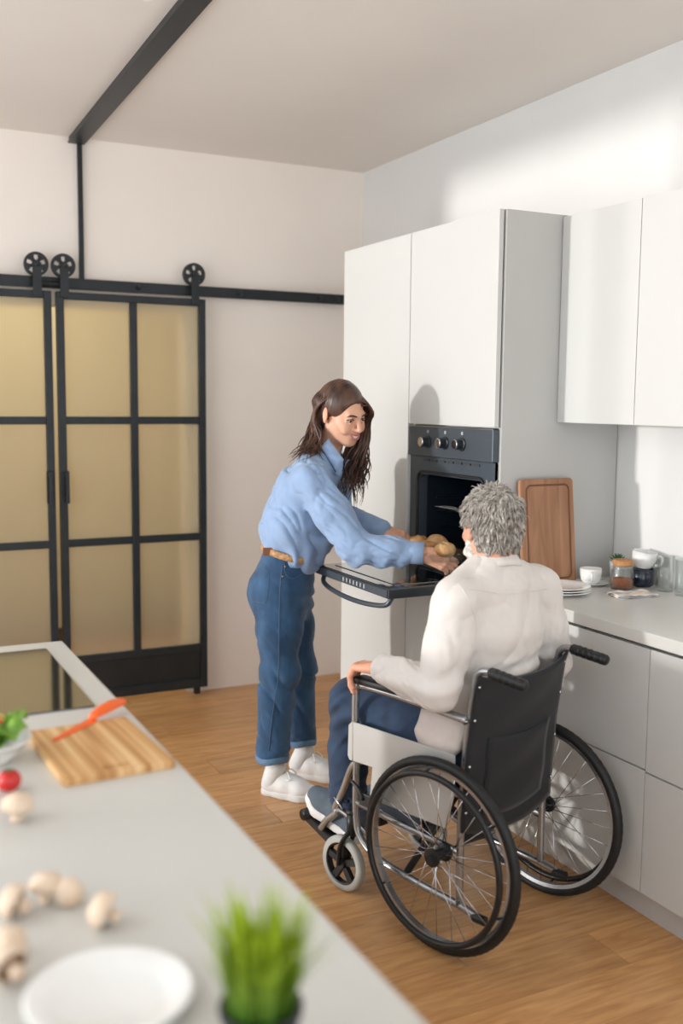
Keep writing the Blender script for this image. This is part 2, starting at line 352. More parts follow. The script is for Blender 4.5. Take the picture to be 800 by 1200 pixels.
# tall larder unit
t = thing('tall_cabinet', 'tall white larder cabinet with one full-height door behind the woman', 'cabinet', (XF, 3.69, 0), 0, 'white kitchen cabinets')
MB().box(0.022, 0.575, 0.0, 0.61, 0.1, 2.288, b=0.001).build('body', 'cabinet_body', t)
front('door', t, 0, 0.61, 0.1, 2.29); MB().box(0.055, 0.07, 0, 0.61, 0.0, 0.1).build('plinth', 'plinth_white', t)
# oven tower: hollow where the oven sits
t = thing('oven_cabinet', 'tall white cabinet housing the built-in oven', 'cabinet', (XF, 3.06, 0), 0, 'white kitchen cabinets')
b = MB().box(0.026, 0.575, 0.0, 0.018, 0.0, 2.288).box(0.026, 0.575, 0.615, 0.629, 0.1, 2.288).box(0.56, 0.575, 0.018, 0.615, 0.1, 2.288)
for z in (0.1, 0.86, 1.503, 2.27): b.box(0.026, 0.56, 0.018, 0.615, z, z + 0.018)
b.build('body', 'cabinet_body', t)
front('upper_door', t, 0.008, 0.628, 1.506, 2.29); front('lower_door', t, 0.008, 0.628, 0.1, 0.898); MB().box(0.055, 0.07, 0.018, 0.628, 0.0, 0.1).build('plinth', 'plinth_white', t)
# oven
OY0, OY1, OZ0, OZ1 = 3.072, 3.685, 0.90, 1.503
t = thing('built_in_oven', 'black built-in oven with its door folded down', 'oven', (XF, OY0, OZ0)); OW = OY1 - OY0; OH = OZ1 - OZ0
cp = MB().box(-0.002, 0.03, 0.002, OW - 0.002, OH - 0.125, OH - 0.004, b=0.003).build('control_panel', 'oven_steel', t)
MB().box(-0.004, 0.0, 0.004, OW - 0.004, OH - 0.006, OH - 0.001).build('trim_strip', 'brushed_silver', t)
for i, y in enumerate((0.205, 0.325, 0.455)):
    k = MB().lathe([(0.026, 0.0), (0.026, -0.006), (0.021, -0.008), (0.02, -0.032), (0, -0.032)], 28, (-0.002, y, OH - 0.066), 'x').build('control_knob', 'oven_black', t, auto=0.6)
    MB().lathe([(0.0195, 0), (0.0195, -0.004), (0.017, -0.006), (0, -0.006)], 28, (-0.034, y, OH - 0.066), 'x').build('knob_cap', 'chrome', k, auto=0.6)
    MB().box(-0.0035, -0.002, y - 0.006, y + 0.006, OH - 0.03, OH - 0.018).build('dial_mark', 'print_pale', k)
# face frame around the cavity (a rounded opening) 
fr = MB(); outer = rrect(0.002, OW - 0.002, 0.03, OH - 0.127, 0.002); inner = rrect(0.075, OW - 0.075, 0.075, OH - 0.20, 0.03)
n = len(outer); V = [(0.012, a, b) for a, b in outer] + [(0.012, a, b) for a, b in inner] + [(0.05, a, b) for a, b in inner]
fr.add(V, [(i, (i + 1) % n, n + (i + 1) % n, n + i) for i in range(n)] + [(n + i, n + (i + 1) % n, 2 * n + (i + 1) % n, 2 * n + i) for i in range(n)])
fr.build('face_frame', 'oven_steel', t)
MB().tube([(0.008, a, b) for a, b in rrect(0.066, OW - 0.066, 0.066, OH - 0.19, 0.035, 6)], 0.006, 8, closed=True).build('door_seal', 'black_panel', t, smooth=True)
cv = MB(); a0, a1, c0, c1, xb = 0.075, OW - 0.075, 0.075, OH - 0.20, 0.45
cv.add([(0.05, a0, c0), (0.05, a1, c0), (0.05, a1, c1), (0.05, a0, c1), (xb, a0, c0), (xb, a1, c0), (xb, a1, c1), (xb, a0, c1)], [(0, 1, 5, 4), (1, 2, 6, 5), (2, 3, 7, 6), (3, 0, 4, 7), (4, 5, 6, 7)])
cv.build('cavity', 'oven_cavity', t)
for i in range(7): MB().box(0.006, 0.013, 0.1 + i * 0.06, 0.14 + i * 0.06, OH - 0.145, OH - 0.138).build('vent_slot', 'gap_dark', t)
for k in range(4):
    for s in (a0 + 0.006, a1 - 0.014):
        MB().box(0.09, 0.36, s, s + 0.008, c0 + 0.04 + k * 0.06, c0 + 0.052 + k * 0.06, b=0.003).build('shelf_runner', 'oven_cavity', t)
rk = MB()
for y in np.linspace(a0 + 0.012, a1 - 0.012, 14): rk.tube([(0.07, y, 0.262), (0.4, y, 0.262)], 0.0018, 6)
for x in (0.07, 0.4): rk.tube([(x, a0 + 0.01, 0.262), (x, a1 - 0.01, 0.262)], 0.0032, 6)
rk.build('wire_rack', 'chrome', t, smooth=True)
# open door: a slab swung down to horizontal, hinged at the bottom front edge
LD = 0.43
dr = MB().box(-LD, -0.004, 0.004, OW - 0.004, 0.002, 0.036, b=0.003).build('door', 'oven_black', t)
MB().box(-LD + 0.012, -0.02, 0.016, OW - 0.016, 0.036, 0.0385).build('inner_glass', 'oven_glass', dr)
MB().box(-LD + 0.06, -0.06, 0.06, OW - 0.06, 0.0385, 0.041, b=0.001).build('glass_panel', 'oven_glass', dr)
MB().box(-LD - 0.003, -LD, 0.012, OW - 0.012, 0.006, 0.032).build('edge_trim', 'oven_steel', dr)
for i in range(14): MB().box(-LD - 0.0045, -LD - 0.003, 0.18 + i * 0.014, 0.188 + i * 0.014, 0.012, 0.027).build('edge_vent', 'print_pale' if i % 2 == 0 else 'gap_dark', dr)
hp = spline([(-LD + 0.03, 0.03, 0.004), (-LD + 0.015, 0.05, -0.028), (-LD + 0.006, 0.16, -0.044), (-LD + 0.004, OW / 2, -0.05), (-LD + 0.006, OW - 0.16, -0.044), (-LD + 0.015, OW - 0.05, -0.028), (-LD + 0.03, OW - 0.03, 0.004)], 6)
MB().tube(hp, 0.0095, 12).build('handle', 'oven_steel', dr, smooth=True)
for y in (0.03, OW - 0.03): MB().tube([(-0.05, y, 0.03), (0.03, y, 0.06)], 0.006, 8).build('hinge_arm', 'brushed_silver', dr, smooth=True)

# base units with drawers, upper units, worktop, plinth
def base_unit(y0, y1, zsplit, label):
    t = thing('base_cabinet', label, 'cabinet', (XF, y0, 0), 0, 'white kitchen cabinets'); w = y1 - y0
    MB().box(0.022, 0.575, 0.002, w - 0.002, 0.1, 0.866).build('body', 'cabinet_body', t)
    front('drawer', t, 0, w, 0.1, zsplit); front('drawer', t, 0, w, zsplit + 0.002, 0.868)
    MB().box(0.018, 0.024, 0.002, w - 0.002, 0.868, 0.88).build('grip_channel', 'gap_dark', t)
    MB().box(0.052, 0.068, 0, w, 0, 0.1).build('plinth', 'plinth_white', t)
base_unit(2.24, 3.055, 0.49, 'white two-drawer base cabinet right behind the wheelchair')
base_unit(1.44, 2.24, 0.484, 'white two-drawer base cabinet at the right photo edge')
tag(MB().box(2.155, XR, 1.44, 3.058, 0.88, 0.92, b=0.003).build('worktop', 'counter_white', off=(2.45, 2.25, 0.88)), 'long white worktop along the right wall', 'worktop').location = (2.45, 2.25, 0.88)
def upper_unit(y0, y1, label):
    t = thing('wall_cabinet', label, 'cabinet', (2.445, y0, 1.525), 0, 'white kitchen cabinets'); w = y1 - y0
    MB().box(0.021, 0.303, 0.001, w - 0.001, 0, 0.757).build('body', 'cabinet_body', t); front('door', t, 0, w, 0, 0.757)
upper_unit(2.648, 3.058, 'white wall cabinet next to the tall oven cabinet')
upper_unit(2.05, 2.648, 'white wall cabinet at the right photo edge')
# ------------------------------------------------------------------ kitchen island and what lies on it
ZI = 0.92
t = thing('kitchen_island', 'long white kitchen island in the left foreground', 'island', (0.1, 1.7, 0))
MB().box(-0.46, 0.46, -1.12, 1.155, 0.88, ZI, b=0.004).build('worktop', 'counter_white', t)
MB().box(-0.42, 0.42, -1.08, 1.12, 0.1, 0.88).build('body', 'cabinet_body', t)
MB().box(-0.37, 0.37, -1.03, 1.07, 0.0, 0.1).build('plinth', 'plinth_white', t)
for k in range(3): MB().box(0.42, 0.438, -1.07 + k * 0.73, -1.07 + k * 0.73 + 0.727, 0.104, 0.866, b=0.0015).build('door', 'cabinet_white', t)
t = thing('induction_hob', 'black glass induction hob set in the island worktop', 'hob', (0.205, 2.48, ZI))
MB().prism(rrect(-0.295, 0.295, -0.287, 0.287, 0.006), 0.0, 0.004).build('glass_top', 'hob_glass', t, bevel=0.001)
def ring_prism(mb, outer, inner, h0, h1):
    n = len(outer); V = [(a, b, h) for h in (h0, h1) for L_ in (outer, inner) for a, b in L_]; F = []
    for i in range(n):
        j = (i + 1) % n
        F += [(i, n + i, n + j, j), (2 * n + i, 2 * n + j, 3 * n + j, 3 * n + i), (i, j, 2 * n + j, 2 * n + i), (n + i, 3 * n + i, 3 * n + j, n + j)]
    return mb.add(V, F)
t = ring_prism(MB(), rrect(-0.104, 0.104, -0.15, 0.15, 0.008), rrect(-0.026, 0.026, -0.128, -0.117, 0.005), 0.0, 0.014).build('chopping_board', 'bamboo', bevel=0.0015)
t.location = (0.436, 1.902, ZI); t.rotation_euler = (0, 0, 0.05); tag(t, 'striped bamboo chopping board with a grip slot on the island', 'chopping board')
# orange knife lying across the board
t = thing('kitchen_knife', 'orange kitchen knife lying across the bamboo chopping board', 'knife', (0.455, 2.052, ZI + 0.0145), math.atan2(0.175, 0.189))
MB().prism([(-0.13, -0.004), (-0.12, -0.010), (0.0, -0.014), (0.012, -0.010), (0.012, 0.008), (0.0, 0.010), (-0.12, 0.002)], 0.0, 0.0022).build('blade', 'orange_plastic', t)
hp = [(0.005, 0.0, 0.004), (0.02, 0, 0.009), (0.05, 0, 0.012), (0.09, 0, 0.012), (0.118, 0, 0.010), (0.13, 0.0, 0.009)]
MB().tube(hp, [0.008, 0.013, 0.017, 0.0175, 0.014, 0.006], 14, flat=0.55).build('handle', 'orange_plastic', t, smooth=True)
# salad bowl
t = thing('salad_bowl', 'white salad bowl at the left photo edge on the island', 'bowl', (0.243, 1.94, ZI))
MB().lathe([(0.0, 0.0), (0.038, 0.0), (0.04, 0.004), (0.06, 0.022), (0.074, 0.042), (0.077, 0.042), (0.0765, 0.045), (0.072, 0.044), (0.057, 0.026), (0.036, 0.008), (0, 0.007)], 40).build('bowl', 'porcelain', t, smooth=True)
for k in range(9):
    a = k * 2.4; r = 0.056 * math.sqrt(k / 9.0); lf = MB(); V = []; F = []
    nx, ny = 7, 5
    for i in range(nx):
        for j in range(ny):
            u = (i / (nx - 1) - .5); v = (j / (ny - 1) - .5); w = math.cos(u * 2.4) * 1.0
            V.append((u * 0.062, v * 0.05 * w, 0.012 * math.sin(u * 11 + k) * abs(v) * 2 + 0.018 * (u * u + v * v) * 4 * 0.6 + 0.004 * math.sin(v * 20 + k)))
    for i in range(nx - 1):
        for j in range(ny - 1): F.append((i * ny + j, (i + 1) * ny + j, (i + 1) * ny + j + 1, i * ny + j + 1))
    o = lf.add(V, F).build('lettuce_leaf', 'lettuce', None, smooth=True)
    md = o.modifiers.new('solid', 'SOLIDIFY'); md.thickness = 0.001
    o.location = (0.243 + r * math.cos(a), 1.94 + r * math.sin(a), ZI + 0.034 + 0.0035 * k); o.rotation_euler = (0.3 * math.sin(k * 1.7), 0.3 * math.cos(k * 2.1), k * 1.3)
    tag(o, ['lowest', 'second lowest', 'low', 'lower middle', 'middle', 'upper middle', 'high', 'second highest', 'topmost'][k] + ' green lettuce leaf in the white salad bowl', 'lettuce leaf', 'lettuce leaves in the salad bowl')
for k, (dx, dy) in enumerate(((0.022, 0.012), (-0.02, -0.02))):
    o = MB().lathe([(0, -0.01), (0.008, -0.008), (0.012, -0.001), (0.012, 0.001), (0, 0.001)], 18).build('tomato_slice', 'tomato_cut', None, smooth=True)
    o.location = (0.243 + dx, 1.94 + dy, ZI + 0.078); o.rotation_euler = (0.5, 0.3, 0); tag(o, ['small red tomato piece on the salad towards the chopping board', 'small red tomato piece on the salad towards the photo edge'][k], 'tomato', 'tomato pieces in the salad')
def lathe_prof_sphere(R, sq=1.0, n=12, dip=0.0):
    P = []
    for i in range(n + 1):
        a = -PI / 2 + PI * i / n; P.append((max(0.0, R * math.cos(a)), R * sq * math.sin(a) - dip * math.exp(-(R * math.cos(a) / (R * 0.3)) ** 2) * (1 if a > 0 else 0)))
    return P
t = thing('tomato', 'red cherry tomato on the island near the bamboo board', 'tomato', (0.252, 1.772, ZI))
MB().lathe(lathe_prof_sphere(0.0215, 0.92, 14, 0.003), 28, (0, 0, 0.0198)).build('fruit', 'tomato', t, smooth=True)
for k in range(5):
    a = k * 2 * PI / 5
    MB().tube([(0, 0, 0.0365), (0.006 * math.cos(a), 0.006 * math.sin(a), 0.0385), (0.012 * math.cos(a), 0.012 * math.sin(a), 0.037)], [0.0022, 0.0016, 0.0004], 6).build('sepal', 'succulent', t)
def mushroom(px, py, R, rx, rz, label):
    """cap with rolled-in rim, gills below and a stem; laid over by rx"""
    t = thing('mushroom', label, 'mushroom', (px, py, ZI), rz, 'button mushrooms on the island')
    rot = Matrix.Rotation(rx, 4, 'Y')
    prof = [(0.32 * R, -0.12 * R), (0.62 * R, -0.16 * R), (0.9 * R, -0.28 * R), (1.0 * R, -0.12 * R), (0.98 * R, 0.15 * R), (0.86 * R, 0.45 * R), (0.6 * R, 0.7 * R), (0.3 * R, 0.8 * R), (0, 0.82 * R)]
    c = MB().lathe(prof, 26); g = MB().lathe([(0.0, -0.1 * R), (0.6 * R, -0.14 * R), (0.84 * R, -0.22 * R)], 26); s = MB().lathe([(0, -0.95 * R), (0.36 * R, -0.95 * R), (0.4 * R, -0.85 * R), (0.33 * R, -0.5 * R), (0.34 * R, -0.1 * R)], 18)
    parts = [(c, 'cap', 'mushroom'), (g, 'gills', 'gill'), (s, 'stem', 'mushroom')]
    zmin = 1e9
    for m_, _, _ in parts:
        m_.v = [tuple(rot @ Vector((p[0] * (1 + 0.05 * math.sin(3 * math.atan2(p[1], p[0]) + rz)), p[1], p[2]))) for p in m_.v]; zmin = min(zmin, min(p[2] for p in m_.v))
    for m_, nm, mt in parts:
        m_.v = [(a, b, c_ - zmin) for a, b, c_ in m_.v]; m_.build(nm, mt, t, smooth=True)
mushroom(0.246, 1.636, 0.026, 0.15, 0.4, 'pale button mushroom on the island just below the tomato')
mushroom(0.19, 1.32, 0.023, 1.2, 2.6, 'button mushroom on its side at the left edge above the plate')
mushroom(0.236, 1.345, 0.023, 0.25, 1.0, 'upright button mushroom in the middle of the island group')
mushroom(0.262, 1.322, 0.02, 1.5, -2.2, 'small button mushroom touching the upright one')
mushroom(0.29, 1.246, 0.024, -1.1, -0.5, 'button mushroom lying alone with its stem pointing right')
mushroom(0.170, 1.222, 0.022, 0.2, 0.2, 'button mushroom at the left edge beside the plate')
mushroom(0.160, 1.166, 0.024, 1.3, 2.0, 'button mushroom on its side nearest the plate rim')
def plate_mb(R, h=0.016):
    return MB().lathe([(0, 0), (R * 0.55, 0), (R * 0.58, 0.003), (R * 0.66, 0.006), (R * 0.97, h), (R, h), (R, h + 0.0025), (R * 0.96, h + 0.0025), (R * 0.66, 0.0095), (R * 0.6, 0.0065), (0, 0.006)], 56)
o = plate_mb(0.094).build('dinner_plate', 'porcelain', smooth=True); o.location = (0.255, 1.075, ZI)
tag(o, 'empty white plate on the island in front of the mushrooms', 'plate')
# pot of grass
t = thing('potted_grass', 'bright green grass plant in a black pot on the island', 'plant', (0.367, 0.90, ZI))
MB().lathe([(0, 0), (0.031, 0), (0.041, 0.062), (0.043, 0.062), (0.043, 0.07), (0.039, 0.07), (0.036, 0.058), (0, 0.056)], 40).build('pot', 'black_pot', t, auto=0.7)
MB().lathe([(0.037, 0.057), (0.02, 0.061), (0, 0.062)], 20).build('soil', 'soil', t, smooth=True)
def blade(i):
    a = RNG.uniform(0, 2 * PI); r = 0.034 * math.sqrt(RNG.uniform()); ln = RNG.uniform(0.08, 0.135); lean = RNG.uniform(0.05, 0.55) * (0.35 + r / 0.034); w = RNG.uniform(0.002, 0.0042)
    b = np.array([r * math.cos(a), r * math.sin(a), 0.055]); a2 = a + RNG.uniform(-0.7, 0.7); d = np.array([math.cos(a2), math.sin(a2), 0]); sd = np.array([-d[1], d[0], 0])
    V = []; F = []; n = 6
    for k in range(n + 1):
        q = k / n; p = b + d * ln * lean * q * q * 0.8 + np.array([0, 0, ln * (q - 0.22 * lean * q * q)]); ww = w * (1 - q ** 2.2) + 0.0002
        V += [p + sd * ww, p + d * ww * 0.35, p - sd * ww]
    for k in range(n): F += [(3 * k, 3 * k + 1, 3 * k + 4, 3 * k + 3), (3 * k + 1, 3 * k + 2, 3 * k + 5, 3 * k + 4)]
    return V, F
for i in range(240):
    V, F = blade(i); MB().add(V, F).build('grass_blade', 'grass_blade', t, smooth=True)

# ------------------------------------------------------------------ on the worktop along the wall
ZW = 0.92
t = thing('cutting_board', 'tall walnut cutting board leaning against the oven cabinet side', 'cutting board', (2.385, 2.985, ZW))
t.rotation_euler = (-0.105, 0, 0)
MB().prism(rrect(-0.122, 0.122, 0.0, 0.40, 0.016), 0.0, 0.022, 'xz').build('board', 'walnut', t, bevel=0.003)
MB().tube([(a, -0.0005, b) for a, b in rrect(-0.098, 0.098, 0.025, 0.376, 0.02)], 0.0035, 8, closed=True).build('juice_groove', 'walnut_groove', t, smooth=True)
def cup_mb(R, h, th=0.003):
    return MB().lathe([(0, 0), (R * 0.62, 0), (R * 0.66, 0.003), (R * 0.9, h * 0.25), (R, h * 0.6), (R, h), (R - th, h), (R - th, h * 0.6), (R * 0.86, h * 0.28), (R * 0.6, 0.006), (0, 0.006)], 40)
def handle_pts(R, z0, z1, w): return spline([(R * 0.95, 0, z1), (R + w * 0.8, 0, z1 + 0.002), (R + w, 0, (z0 + z1) / 2 + 0.004), (R + w * 0.6, 0, z0 + 0.004), (R * 0.93, 0, z0)], 6)
o = MB().lathe([(0, 0), (0.032, 0), (0.036, 0.003), (0.066, 0.011), (0.068, 0.013), (0.064, 0.013), (0.034, 0.006), (0, 0.005)], 44).build('saucer', 'porcelain', smooth=True)
o.location = (2.53, 2.935, ZW); tag(o, 'white saucer under the coffee cup', 'saucer')
t = thing('coffee_cup', 'white coffee cup on a saucer in front of the cutting board', 'cup', (2.53, 2.935, ZW + 0.0055), -2.2)
cup_mb(0.041, 0.058).build('bowl', 'porcelain', t, smooth=True); MB().tube(handle_pts(0.041, 0.018, 0.046, 0.02), 0.0042, 10).build('handle', 'porcelain', t, smooth=True)
for k in range(3):
    o = plate_mb(0.108, 0.013).build('dinner_plate', 'porcelain', smooth=True); o.location = (2.315, 2.845, ZW + k * 0.0085)
    tag(o, ['bottom', 'middle', 'topmost'][k] + ' white plate of the stack on the worktop by the cutting board', 'plate', 'plates stacked on the worktop')
t = thing('storage_jar', 'clip-top glass jar with cork lid and brown powder inside', 'jar', (2.585, 2.825, ZW))
MB().lathe([(0, 0), (0.038, 0), (0.042, 0.004), (0.042, 0.066), (0.035, 0.078), (0.035, 0.09), (0.0325, 0.09), (0.0325, 0.077), (0.0392, 0.064), (0.0392, 0.006), (0.036, 0.003), (0, 0.003)], 40).build('glass_body', 'clear_glass', t, smooth=True)
MB().lathe([(0, 0.0035), (0.0385, 0.0045), (0.0388, 0.034), (0.03, 0.04), (0.012, 0.036), (0, 0.042)], 36).build('contents', 'cocoa', t, smooth=True)
MB().lathe([(0, 0.086), (0.032, 0.086), (0.037, 0.09), (0.038, 0.105), (0.035, 0.108), (0, 0.108)], 36).build('lid', 'cork', t, auto=0.6)
MB().tube([(0.037 * math.cos(a), 0.037 * math.sin(a), 0.082) for a in np.linspace(0, 2 * PI, 36, endpoint=False)], 0.0014, 6, closed=True).build('clip_wire', 'chrome', t, smooth=True)
t = thing('potted_succulent', 'small green succulent standing behind the glass jar', 'plant', (2.655, 2.93, ZW))
MB().lathe([(0, 0), (0.024, 0), (0.031, 0.082), (0.028, 0.082), (0.027, 0.074), (0, 0.074)], 28).build('pot', 'porcelain', t, auto=0.7)
for k in range(18):
    a = k * 2.4; e = 0.35 + 1.0 * (k / 18); ln = 0.036 - 0.008 * (k / 18)
    MB().tube([(0, 0, 0.074), (ln * .5 * math.cos(a) * math.cos(e), ln * .5 * math.sin(a) * math.cos(e), 0.08 + ln * .6 * math.sin(e)), (ln * math.cos(a) * math.cos(e), ln * math.sin(a) * math.cos(e), 0.082 + ln * 1.15 * math.sin(e))], [0.004, 0.005, 0.0005], 6, flat=0.5).build('leaf', 'succulent', t, smooth=True)
t = thing('navy_mug', 'dark navy mug by the wall under a white mug', 'mug', (2.692, 2.835, ZW), -2.0)
MB().lathe([(0, 0), (0.034, 0), (0.04, 0.006), (0.043, 0.02), (0.043, 0.066), (0.04, 0.068), (0.04, 0.02), (0.034, 0.008), (0, 0.006)], 40).build('body', 'navy_glaze', t, smooth=True)
MB().tube(handle_pts(0.042, 0.018, 0.054, 0.024), 0.005, 10).build('handle', 'navy_glaze', t, smooth=True)
t = thing('white_mug', 'white mug tipped on top of the dark navy mug', 'mug', (2.692, 2.835, ZW + 0.071), -1.1)
t.rotation_euler = (0.0, 0.12, -1.1)
mm = cup_mb(0.046, 0.062); mm.build('bowl', 'porcelain', t, smooth=True); MB().tube(handle_pts(0.046, 0.016, 0.05, 0.024), 0.0048, 10).build('handle', 'porcelain', t, smooth=True)
for (gx, gy, lb) in ((2.695, 2.722, 'clear drinking glass beside the navy mug'), (2.69, 2.628, 'clear drinking glass at the right photo edge')):
    o = MB().lathe([(0, 0), (0.026, 0), (0.028, 0.002), (0.032, 0.13), (0.0302, 0.13), (0.0265, 0.014), (0.02, 0.01), (0, 0.009)], 36).build('drinking_glass', 'clear_glass', smooth=True)
    o.location = (gx, gy, ZW); tag(o, lb, 'glass', 'drinking glasses on the worktop')
# folded tea towel: a doubled cloth with rolled fold
t = MB(); V = []; F = []; nx, ny = 26, 14
def towel_layer(z, grow, ph):
    V = []; F = []
    for i in range(nx):
        for j in range(ny):
            u = i / (nx - 1) - .5; v = j / (ny - 1) - .5
            V.append((u * 0.165 * grow, v * 0.105 * grow + 0.012 * u, z + 0.003 * math.sin(u * 9 + ph) * math.cos(v * 5 + ph) + 0.0015 * math.sin(u * 23 + v * 11) + 0.004))
    for i in range(nx - 1):
        for j in range(ny - 1): F.append((i * ny + j, (i + 1) * ny + j, (i + 1) * ny + j + 1, i * ny + j + 1))
    return V, F
for z, g_, ph in ((0.0, 1.0, 0.3), (0.005, 0.96, 0.3)): t.add(*towel_layer(z, g_, ph))
o = t.build('tea_towel', 'towel_stripe', smooth=True); md = o.modifiers.new('solid', 'SOLIDIFY'); md.thickness = 0.003
o.location = (2.525, 2.705, ZW); o.rotation_euler = (0, 0, -0.2); tag(o, 'folded striped tea towel lying on the worktop', 'tea towel')
# ------------------------------------------------------------------ wheelchair (local: x forward, y left, origin on the floor midway between the big wheels)
mat('tyre_black', lin(26, 27, 28), 0.55, var=0.15, scale=30, bump=0.3, bscale=90)
mat('tyre_grey', lin(168, 168, 162), 0.6, var=0.08, scale=20)
mat('frame_silver', lin(170, 172, 174), 0.26, metal=0.85, var=0.04, scale=20)
mat('sling_black', lin(20, 22, 27), 0.7, var=0.14, scale=8, bump=0.2, bscale=400, sheen=0.15)
mat('guard_grey', lin(186, 186, 183), 0.35, metal=0.3, var=0.03, scale=10)
mat('plastic_black', lin(28, 30, 32), 0.4, var=0.1, scale=30)
TH = math.radians(107.5)
HX = np.array([math.cos(TH), math.sin(TH), 0.0]); NX = np.array([-math.sin(TH), math.cos(TH), 0.0])
YC = 0.2625
WC = np.array([1.528, 2.386, 0.0]) - NX * YC
def wc(f, l, z): return WC + HX * f + NX * l + np.array([0, 0, z])   # chair local -> world
ch = thing('wheelchair', 'black and silver wheelchair the bearded man sits in', 'wheelchair', tuple(WC), TH)
def ring(R, y, r, cx=0.0, cz=0.29, n=72, seg=10): return MB().tube([(cx + R * math.cos(a), y, cz + R * math.sin(a)) for a in np.linspace(0, 2 * PI, n, endpoint=False)], r, seg, closed=True)
for s in (1, -1):
    y = YC * s
    w = MB().lathe([(0.252, -0.010), (0.264, -0.012), (0.266, -0.006), (0.262, 0.0), (0.266, 0.006), (0.264, 0.012), (0.252, 0.010), (0.252, -0.010)], 72, (0, y, 0.29), 'y').build('drive_wheel', 'frame_silver', ch, auto=0.8)
    # moulded tyre with a shallow tread
    V = []; n = 144; seg = 12
    for i in range(n):
        a = 2 * PI * i / n; tr = 0.0012 if i % 2 else 0.0
        for k in range(seg):
            q = 2 * PI * k / seg; R = 0.2745 + (0.0155 - (tr if math.cos(q) > 0.3 else 0)) * math.cos(q)
            V.append((R * math.cos(a), y + 0.0165 * math.sin(q), 0.29 + R * math.sin(a)))
    MB().add(V, [(i * seg + k, i * seg + (k + 1) % seg, ((i + 1) % n) * seg + (k + 1) % seg, ((i + 1) % n) * seg + k) for i in range(n) for k in range(seg)]).build('tyre', 'tyre_black', w, smooth=True)
    MB().lathe([(0, -0.042), (0.014, -0.042), (0.014, -0.034), (0.027, -0.032), (0.027, -0.024), (0.016, -0.02), (0.016, 0.02), (0.027, 0.024), (0.027, 0.032), (0.014, 0.034), (0.012, 0.045), (0, 0.045)], 24, (0, y, 0.29), 'y').build('hub', 'plastic_black', w, auto=0.6)
    for k in range(28):
        a = 2 * PI * k / 28; b = a + (0.55 if (k // 2) % 2 else -0.55); sd = 0.028 if k % 2 else -0.028
        MB().tube([(0.026 * math.cos(b), y + sd, 0.29 + 0.026 * math.sin(b)), (0.255 * math.cos(a), y, 0.29 + 0.255 * math.sin(a))], 0.0013, 5).build('spoke', 'chrome', w, smooth=True)
    ring(0.247, y + s * 0.036, 0.0095).build('push_rim', 'plastic_black', w, smooth=True)
    for k in range(6):
        a = 2 * PI * k / 6 + 0.4
        MB().tube([(0.256 * math.cos(a), y + s * 0.006, 0.29 + 0.256 * math.sin(a)), (0.248 * math.cos(a), y + s * 0.036, 0.29 + 0.248 * math.sin(a))], 0.004, 6).build('push_rim_bracket', 'plastic_black', w, smooth=True)
    # caster
    cy = 0.205 * s; cx, cz, R = 0.45, 0.092, 0.092
    c = MB().lathe([(0.066, -0.011), (0.072, -0.013), (0.072, 0.013), (0.066, 0.011), (0.066, -0.011)], 40, (cx, cy, cz), 'y')
    c.lathe([(0, -0.017), (0.016, -0.017), (0.018, -0.01), (0.018, 0.01), (0.016, 0.017), (0, 0.017)], 20, (cx, cy, cz), 'y')
    for k in range(5):
        a = 2 * PI * k / 5 + 0.3
        c.prism([(cx + r * math.cos(a + q), cz + r * math.sin(a + q)) for r, q in [(0.014, -0.7), (0.04, -0.28), (0.069, -0.16), (0.069, 0.16), (0.04, 0.28), (0.014, 0.7)]], cy - 0.008, cy + 0.008, 'xz')
    co = c.build('caster', 'plastic_black', ch, auto=0.6)
    MB().lathe([(0.07, -0.014), (0.084, -0.015), (0.0915, -0.008), (0.0915, 0.008), (0.084, 0.015), (0.07, 0.014), (0.07, -0.014)], 48, (cx, cy, cz), 'y').build('caster_tyre', 'tyre_grey', co, auto=0.9)
    fk = MB()
    for q in (-1, 1): fk.tube(spline([(cx, cy + q * 0.022, cz), (cx - 0.006, cy + q * 0.023, cz + 0.06), (cx - 0.028, cy + q * 0.02, cz + 0.105), (cx - 0.036, cy, cz + 0.118)], 5), [0.011] * 10 + [0.013] * 6, 8, flat=0.6)
    fk.tube([(cx - 0.036, cy, cz + 0.108), (cx - 0.036, cy, cz + 0.185)], 0.017, 14).lathe([(0, 0), (0.02, 0), (0.02, 0.008), (0.012, 0.014), (0, 0.014)], 16, (cx - 0.036, cy, cz + 0.18))
    fk.build('caster_fork', 'plastic_black', ch, smooth=True)
    # frame tubes
    fy = 0.205 * s; r = 0.0115
    MB().tube(spline([(-0.035, fy, 0.13), (-0.035, fy, 0.40), (-0.05, fy, 0.62), (-0.075, fy, 0.80), (-0.088, fy, 0.838), (-0.12, fy, 0.848), (-0.14, fy, 0.846)], 8), r, 12).build('back_post', 'frame_silver', ch, smooth=True)
    g = MB().tube([(-0.125, fy, 0.847), (-0.13, fy, 0.847), (-0.245, fy, 0.834), (-0.25, fy, 0.833)], [0.013, 0.0165, 0.0165, 0.013], 14)
    for k in range(5): x = -0.15 - k * 0.02; g.lathe([(0.0165, -0.006), (0.0174, -0.003), (0.0174, 0.003), (0.0165, 0.006)], 14, (x, fy, 0.847 - (k * 0.02 + .02) * 0.11), 'x')
    g.build('push_grip', 'plastic_black', ch, smooth=True)
    MB().tube(spline([(-0.105, fy, 0.118), (-0.03, fy, 0.13), (0.15, fy, 0.142), (0.30, fy, 0.16), (0.375, fy, 0.205), (0.395, fy, 0.27), (0.397, fy, 0.40), (0.395, fy, 0.47)], 7), r, 12).build('lower_tube', 'frame_silver', ch, smooth=True)
    MB().lathe([(0, -0.006), (0.014, -0.006), (0.0145, 0.035), (0.012, 0.04), (0, 0.04)], 14, (-0.125, fy, 0.116), 'x').build('tube_end_cap', 'plastic_black', ch, auto=0.7)
